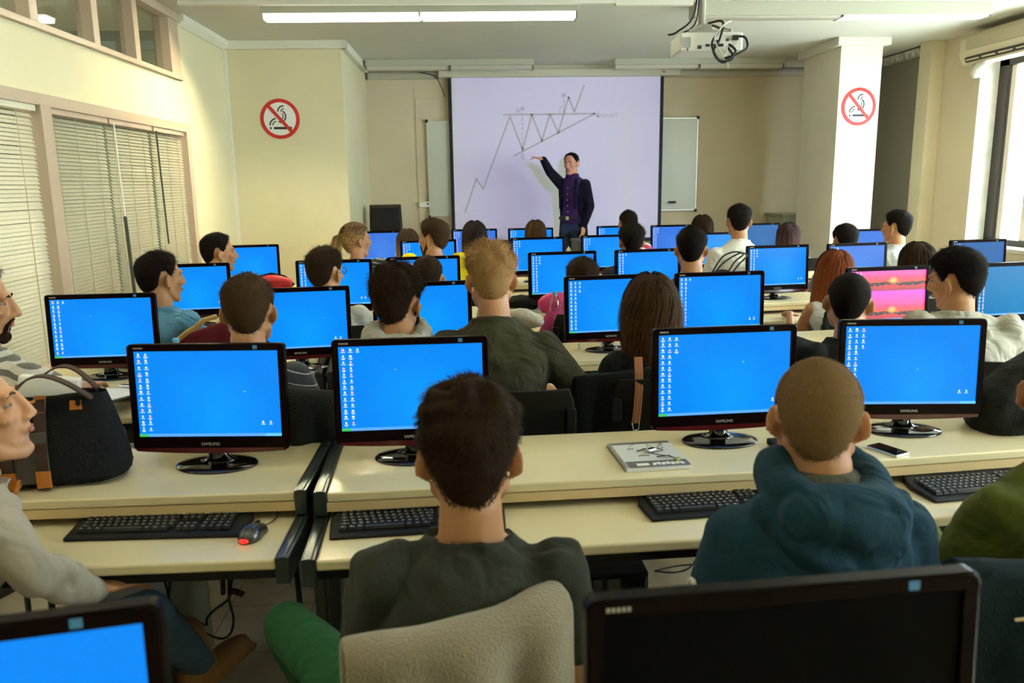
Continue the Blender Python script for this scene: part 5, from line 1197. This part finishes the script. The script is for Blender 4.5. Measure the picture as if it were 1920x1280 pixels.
# handles of a black bag in front of the white t-shirt
q = aty(1365, 500, 5.35); t = thing('handbag', 'black bag with two looping handles before the white t-shirt', 'bag', q+Vector((0, .05, -.14)))
a = MB(); a.ell((-.03, 0, 0), (.13, .06, .12)); soft(a, 'bag_body', blk, t, .011, .01, .1)
loop([(-.08, -.02, .10), (-.02, -.03, .17), (.08, -.04, .23), (.13, -.04, .21), (.07, -.05, .15), (.02, -.05, .08)], .006, 'handle', cab_m, t)
loop([(-.09, .02, .09), (-.02, .02, .20), (.06, .01, .235), (.12, .0, .22), (.06, -.01, .17), (.0, -.02, .08)], .006, 'handle', cab_m, t)
# the dark lectern before the screen
t = thing('lectern', 'dark grey desk-high lectern between two monitors, below the teacher', 'lectern', (1.20, 8.15, 0), R(3))
dgm = mat('dark_grey_board', (.055, .055, .048), .7)
MB().b2(-.13, .13, -.2, .2, 0, 1.04).build('body', dgm, t, bevel=.005); MB().b2(-.14, .14, -.21, .21, 1.04, 1.07).build('top', dgm, t, bevel=.004)
q = aty(1066, 470, 7.4); t = thing('hooded_coat', 'beige pointed hood sticking up behind the centre monitor', 'coat', q)
a = MB(); a.cone((0, 0, -.15), (.0, 0, .05), .09, .006, 16); a.ell((0, 0, -.2), (.15, .08, .1)); soft(a, 'hood', mat('beige_hood', (.45, .40, .28), .9), t, .012, .01, .08)
# ---------------- tote bag on the first desk
t = thing('tote_bag', 'black canvas tote bag with brown straps and orange leather patches, on the left desk', 'bag', (-1.20, 2.31, .802), R(8))
cv = mat('black_canvas', (.014, .0145, .015), .85, spec=.1, bump=.5, bscale=350); org = mat('orange_leather', (.50, .16, .02), .5); bst = mat('brown_webbing', (.050, .022, .012), .75, bump=.3, bscale=300); inn_m = mat('grey_green_canvas', (.085, .085, .065), .85)
a = MB(); n = 32
def sq(rx, ry, z, e=.55, dy=0, dx=0):
    return [(dx+rx*(abs(math.cos(b_))**e)*(1 if math.cos(b_) > 0 else -1), dy+ry*(abs(math.sin(b_))**e)*(1 if math.sin(b_) > 0 else -1), z) for b_ in [2*math.pi*k/n for k in range(n)]]
a.rings([sq(.165, .085, 0), sq(.172, .092, .02), sq(.155, .085, .12), sq(.135, .06, .21), sq(.125, .045, .265, dx=.0), sq(.118, .040, .265), sq(.12, .045, .20), sq(.12, .05, .10)])
o = a.build('bag_body', cv, t, smooth=True); ss = o.modifiers.new('s', 'SUBSURF'); ss.levels = 1; ss.render_levels = 1; folds(o, .018, .12, 'CLOUDS')
MB().b2(-.145, -.02, -.095, -.088, .02, .17).build('front_panel', inn_m, t, bevel=.003)
for x in (-.125, -.035):
    MB().rings([[(x-.016, y, z), (x+.016, y, z), (x+.016, y-.006, z), (x-.016, y-.006, z)] for y, z in ((-.099, .005), (-.098, .08), (-.086, .16), (-.064, .26))]).build('strap', bst, t, bevel=.001)
    MB().b2(x-.019, x+.019, -.108, -.099, .01, .06).build('leather_patch', org, t, bevel=.002)
    MB().box((x, -.066, .245), (.03, .01, .05), Matrix.Rotation(R(-18), 3, 'X')).build('leather_patch', org, t, bevel=.002)
def ribbon_band(pts, w_, th, name, m, axis=(0, 1, 0)):
    b2 = MB(); ax = Vector(axis); P = [Vector(p_) for p_ in pts]; rr = []
    for i_, p_ in enumerate(P):
        d_ = (P[min(i_+1, len(P)-1)]-P[max(i_-1, 0)]).normalized(); nrm = d_.cross(ax).normalized()
        rr.append([p_+ax*w_/2+nrm*th/2, p_-ax*w_/2+nrm*th/2, p_-ax*w_/2-nrm*th/2, p_+ax*w_/2-nrm*th/2])
    return b2.rings(rr).build(name, m, t, smooth=False)
def arcp(x0, x1, z0, h_, y, n_=14, dy=0): return [(x0+(x1-x0)*k/n_, y+dy*math.sin(math.pi*k/n_), z0+h_*math.sin(math.pi*k/n_)) for k in range(n_+1)]
ribbon_band(arcp(-.125, .10, .25, .085, -.05, dy=-.05), .03, .005, 'carry_handle', bst)
ribbon_band(arcp(-.11, .09, .25, .075, .05, dy=.02), .03, .005, 'carry_handle', bst)
ribbon_band([(-.16, -.075, .17), (-.155, -.10, .10), (-.15, -.125, .03), (-.13, -.14, .006), (-.105, -.14, .006), (-.085, -.125, .04), (-.075, -.10, .12), (-.07, -.08, .19)], .022, .005, 'loose_strap', bst)
ribbon_band([(-.153, -.126, .04), (-.146, -.139, .012), (-.13, -.146, .002), (-.105, -.146, .002), (-.09, -.133, .03), (-.085, -.128, .05)], .025, .007, 'leather_patch', org)
MB().box((.055, -.052, .235), (.035, .008, .03), Matrix.Rotation(R(-15), 3, 'X')).build('leather_tab', org, t, bevel=.003)
ribbon_band([(-.20, -.10, .225), (-.15, -.115, .235), (-.09, -.11, .25), (-.04, -.09, .26)], .026, .006, 'leather_patch', org)
t2 = thing('white_box', 'white flat box sticking out of the top of the tote bag', 'box', (-1.235, 2.32, 1.01), R(12))
MB().box((0, 0, .05), (.16, .035, .10), Matrix.Rotation(R(8), 3, 'Y')).build('box_body', white_m, t2, bevel=.006)
# ---------------- clipboard with papers
q = atz(196, 742, .79); t = thing('clipboard', 'clipboard with white paper held by the man in the striped t-shirt', 'clipboard', q+Vector((0, 0, 0)), R(-18))
MB().box((0, 0, 0), (.23, .32, .004), Matrix.Rotation(R(-4), 3, 'X')).build('board', dgm, t, bevel=.001); MB().box((0, -.005, .005), (.21, .297, .004), Matrix.Rotation(R(-4), 3, 'X')).build('paper', mat('paper', (.78, .76, .72), .8), t)
MB().box((0, .145, .006), (.09, .02, .012)).build('clip', chrome_m, t, bevel=.003)
# ---------------- water bottles
def bottle(X, Y, z, label, s=1):
    t = thing('water_bottle', label, 'bottle', (X, Y, z)); n = 24
    pr = [(.001, 0), (.030, .0), (.033, .006), (.033, .03), (.030, .036), (.033, .042), (.033, .08), (.030, .087), (.033, .094), (.033, .13), (.029, .155), (.018, .178), (.0135, .188), (.0135, .20)]
    g = mat('clear_bottle', (.8, .85, .86), .08); q_ = g.node_tree
    if 'Mix Shader' not in q_.nodes:
        tr_ = q_.nodes.new('ShaderNodeBsdfTransparent'); tr_.inputs[0].default_value = (.86, .88, .86, 1); gl_ = q_.nodes.new('ShaderNodeBsdfGlossy'); gl_.inputs['Roughness'].default_value = .08; mx_ = q_.nodes.new('ShaderNodeMixShader'); lw = q_.nodes.new('ShaderNodeLayerWeight'); lw.inputs[0].default_value = .35
        q_.links.new(lw.outputs['Facing'], mx_.inputs[0]); q_.links.new(tr_.outputs[0], mx_.inputs[1]); q_.links.new(gl_.outputs[0], mx_.inputs[2]); q_.links.new(mx_.outputs[0], q_.nodes['Material Output'].inputs[0])
    MB().rings([[(r_*math.cos(2*math.pi*k/n), r_*math.sin(2*math.pi*k/n), z_) for k in range(n)] for r_, z_ in pr]).build('bottle_body', g, t, smooth=True)
    MB().rings([[(r_*math.cos(2*math.pi*k/n), r_*math.sin(2*math.pi*k/n), z_) for k in range(n)] for r_, z_ in ((.0155, .190), (.016, .192), (.016, .208), (.014, .211))]).build('cap', mat('light_blue_cap', (.10, .42, .68), .4), t, smooth=False, bevel=.001)
    t.scale = (s,)*3; return t
q = atz(1041, 612, .80); bottle(q.x, q.y-.0, .80, 'clear water bottle with light blue cap beside the second-row monitor', 1.0)
q = aty(329, 632, 3.56); bottle(q.x, q.y, .80, 'clear water bottle whose blue cap shows above the first-row left monitor', .88)
# ---------------- spiral notebook with earphones
q = atz(1214, 858, .80); t = thing('spiral_notebook', 'spiral notebook with a white and grey cover on the first-row desk', 'notebook', (q.x, q.y, .8005), R(4))
MB().b2(-.095, .10, -.115, .115, 0, .011).build('pages', mat('paper', (0, 0, 0)), t, bevel=.002)
MB().b2(-.092, .102, -.117, .117, .0112, .0125).build('cover', mat('notebook_cover', (.62, .62, .58), .4), t, bevel=.0005)
a = MB(); a.b2(-.088, .10, -.115, -.062, .0126, .0129); a.build('grey_band', mat('cover_grey', (.13, .12, .11), .5), t); MB().b2(-.09, .10, .095, .115, .0126, .0129).build('grey_band', mat('cover_grey', (0, 0, 0)), t)
a = MB(); rn = random.Random(4)
for k in range(16): x, y_ = rn.uniform(-.07, .08), rn.uniform(.045, .10); a.box((x, y_, .0131), (.009, .005, .0004), Matrix.Rotation(rn.uniform(0, 3), 3, 'Z'))
a.b2(-.075, -.045, -.10, -.085, .0131, .0134); a.build('cover_specks', mat('cover_dark_specks', (.10, .13, .07), .5), t)
a = MB(); a.b2(-.06, -.022, -.102, -.082, .0131, .0135)
for k in range(7):
    a.box((-.005+k*.014, -.092+.003*(k % 2), .0133), (.011, .020, .0005), Matrix.Rotation(rn.uniform(-.4, .4), 3, 'Z'))
a.build('white_lettering_shapes', white_m, t)
text('the', .013, (.0, .005, .0131), (0, 0, 0), mat('cover_text', (.16, .13, .08), .6), t, 'cover_lettering'); text('planet', .014, (-.015, -.014, .0131), (0, 0, 0), mat('cover_text', (0, 0, 0)), t, 'cover_lettering')
a = MB()
for k in range(24):
    y_ = -.108+k*.0094; a.tube([(-.095+.0075*math.cos(b_), y_, .006+.0085*math.sin(b_)) for b_ in [2*math.pi*j/8 for j in range(9)]], .0011, 5)
a.build('spiral_binding', mat('spiral_steel', (.25, .25, .24), .3, metal=.8), t)
t = thing('keys_bunch', 'small bunch of keys and cord lying on the spiral notebook', 'keys', (q.x+.02, q.y-.01, .814))
loop([(-.05, .03, .002), (0, .05, .004), (.03, .02, .006), (-.01, 0, .004), (.04, -.03, .003), (.06, -.055, .002)], .0016, 'cord', cab_m, t)
a = MB(); a.box((-.005, .03, .006), (.03, .018, .008), Matrix.Rotation(.5, 3, 'Z')); a.build('fob', chrome_m, t, bevel=.002)
a = MB(); a.box((.055, -.06, .005), (.022, .012, .008), Matrix.Rotation(.9, 3, 'Z')); a.build('yellow_fob', mat('yellow_green_fob', (.35, .36, .05), .5), t, bevel=.002)
for k in range(2): MB().box((.0+k*.02, -.01-k*.02, .004), (.045, .007, .002), Matrix.Rotation(-.6+k*.8, 3, 'Z')).build('key', chrome_m, t)
# phone and wallet
q = atz(1664, 846, .80); t = thing('mobile_phone', 'black mobile phone with silver edge lying before the right monitor stand', 'phone', (q.x, q.y, .8), R(24))
MB().b2(-.03, .03, -.055, .055, 0, .008).build('edge', chrome_m, t, bevel=.003); MB().b2(-.028, .028, -.053, .053, .0082, .0095).build('display', black_m, t, bevel=.0005)
q = atz(1461, 846, .80); t = thing('notebook', 'thick black notebook partly hidden behind the buzz-cut head', 'notebook', (q.x+.04, q.y, .8), R(2))
MB().b2(-.05, .05, -.08, .08, 0, .02).build('cover', mblk_m, t, bevel=.004)
q = atz(1130, 706, .722); t = thing('blue_booklet', 'light blue booklet lying beside the elbow of the dark olive t-shirt', 'booklet', (q.x, q.y, .7225), R(-20))
MB().b2(-.07, .07, -.10, .10, 0, .006).build('cover', mat('light_blue_card', (.15, .45, .62), .5), t)
q = atz(1108, 655, .80); t = thing('headphones', 'white headphones lying in front of the second-row monitor', 'headphones', (q.x, q.y, .80))
loop([(-.06, 0, .02), (-.05, .01, .06), (0, .02, .075), (.05, .01, .05), (.06, 0, .02)], .005, 'headband', white_m, t)
for s in (-1, 1): MB().ell((s*.06, 0, .02), (.012, .028, .02)).build('ear_pad', white_m, t, smooth=True)
# black bag at the right with a metal clip
q = atz(1895, 800, .80); t = thing('shoulder_bag', 'large black nylon bag standing on the desk at the right edge', 'bag', (1.98, 2.56, .80), R(12))
bn = mat('black_nylon', (.011, .012, .009), .6, spec=.1, bump=.3, bscale=120)
a = MB(); a.rings([sq(.30, .12, 0, .7), sq(.31, .13, .03, .7), sq(.29, .12, .12, .7), sq(.23, .09, .20, .7, dx=.05), sq(.12, .05, .29, .7, dx=.12), sq(.04, .02, .33, .7, dx=.17)])
soft(a, 'bag_body', bn, t, .011, .035, .14)
ribbon_band([(-.22, -.14, .05), (-.1, -.15, .10), (.0, -.15, .06), (.08, -.145, .02)], .03, .005, 'strap', bn, (0, 0, 1))
a = MB(); a.tube([(-.23, -.13, .035), (-.205, -.145, .05), (-.19, -.145, .035), (-.215, -.14, .02), (-.23, -.13, .035)], .004, 6); a.tube([(-.195, -.145, .04), (-.16, -.15, .055), (-.145, -.15, .075)], .004, 6); a.build('metal_clip', mat('brass_steel', (.5, .45, .33), .25, metal=.9), t, smooth=True)
# ---------------- computers under the desks, cables, floor things
def tower(X, Y, rz, label, m=None):
    t = thing('computer_tower', label, 'computer', (X, Y, 0), rz)
    MB().b2(-.095, .095, -.22, .22, .02, .44).build('case', m or mblk_m, t, bevel=.006)
    MB().b2(-.085, .085, -.232, -.221, .03, .43).build('front_panel', black_m, t, bevel=.003)
    MB().b2(-.06, .06, -.05, .03, .4405, .4415).build('top_label', mat('label_grey', (.22, .21, .15), .6), t)
    for sx in (-.07, .07):
        for sy in (-.18, .18): MB().b2(sx-.015, sx+.015, sy-.015, sy+.015, 0, .02).build('foot', mblk_m, t)
q = atz(1160, 1085, .44); tower(q.x, 2.50, R(2), 'black computer tower on the floor under the first desk, centre')
q = atz(1050, 1085, .44); tower(q.x-.0, 2.52, R(2), 'dark olive computer tower behind the shoulder of the dark green t-shirt', mat('olive_case', (.09, .085, .055), .5))
q = atz(225, 1100, .5); tower(q.x, 2.45, R(2), 'olive beige computer tower under the left first desk', mat('olive_beige_case', (.20, .19, .11), .5))
t = thing('floor_cables', 'loose black cables hanging from the left desk down to the floor', 'cable', (0, 0, 0))
def wp(px, py, Y): return aty(px, py, Y)
loop([wp(298, 1065, 2.1), wp(312, 1100, 2.15), wp(322, 1140, 2.2), wp(345, 1155, 2.3), wp(386, 1172, 2.4)], .004, 'cable', cab_m, t)
loop([wp(300, 1065, 2.1), wp(318, 1090, 2.15), wp(318, 1125, 2.2), wp(350, 1165, 2.3), wp(405, 1195, 2.45), wp(430, 1190, 2.45), wp(438, 1160, 2.4), wp(430, 1125, 2.3), wp(429, 1090, 2.25), wp(426, 1063, 2.2)], .004, 'cable', cab_m, t)
loop([wp(446, 1063, 2.2), wp(434, 1090, 2.25), wp(430, 1120, 2.3), wp(400, 1145, 2.35), wp(388, 1160, 2.4), wp(388, 1172, 2.4)], .004, 'cable', cab_m, t)
MB().tube([wp(430, 1107, 2.27), wp(444, 1109, 2.27), wp(457, 1115, 2.27)], .010, 8).build('velcro_tie', mat('dark_red_velcro', (.06, .008, .008), .8), t)
t = thing('floor_cables', 'two thin black cables on the floor right of the centre computer tower', 'cable', (0, 0, 0))
loop([atz(1228, 1070, .02), atz(1262, 1062, .02), atz(1300, 1058, .02), atz(1330, 1060, .02)], .004, 'cable', cab_m, t)
loop([atz(1228, 1070, .02), atz(1260, 1073, .02), atz(1290, 1066, .05), wp(1310, 1040, 2.6), wp(1318, 1015, 2.4)], .004, 'cable', cab_m, t)
t = thing('floor_strip', 'dark cable channel strip across the floor at the bottom', 'floor strip', (0, 2.42, 0), R(2)); MB().b2(-.9, .9, -.02, .02, 0, .012).build('strip', steel_m, t)
# extra chair visible behind the dark olive t-shirt, under the pale grey one
for o in CH_: bpy.data.objects.remove(o)
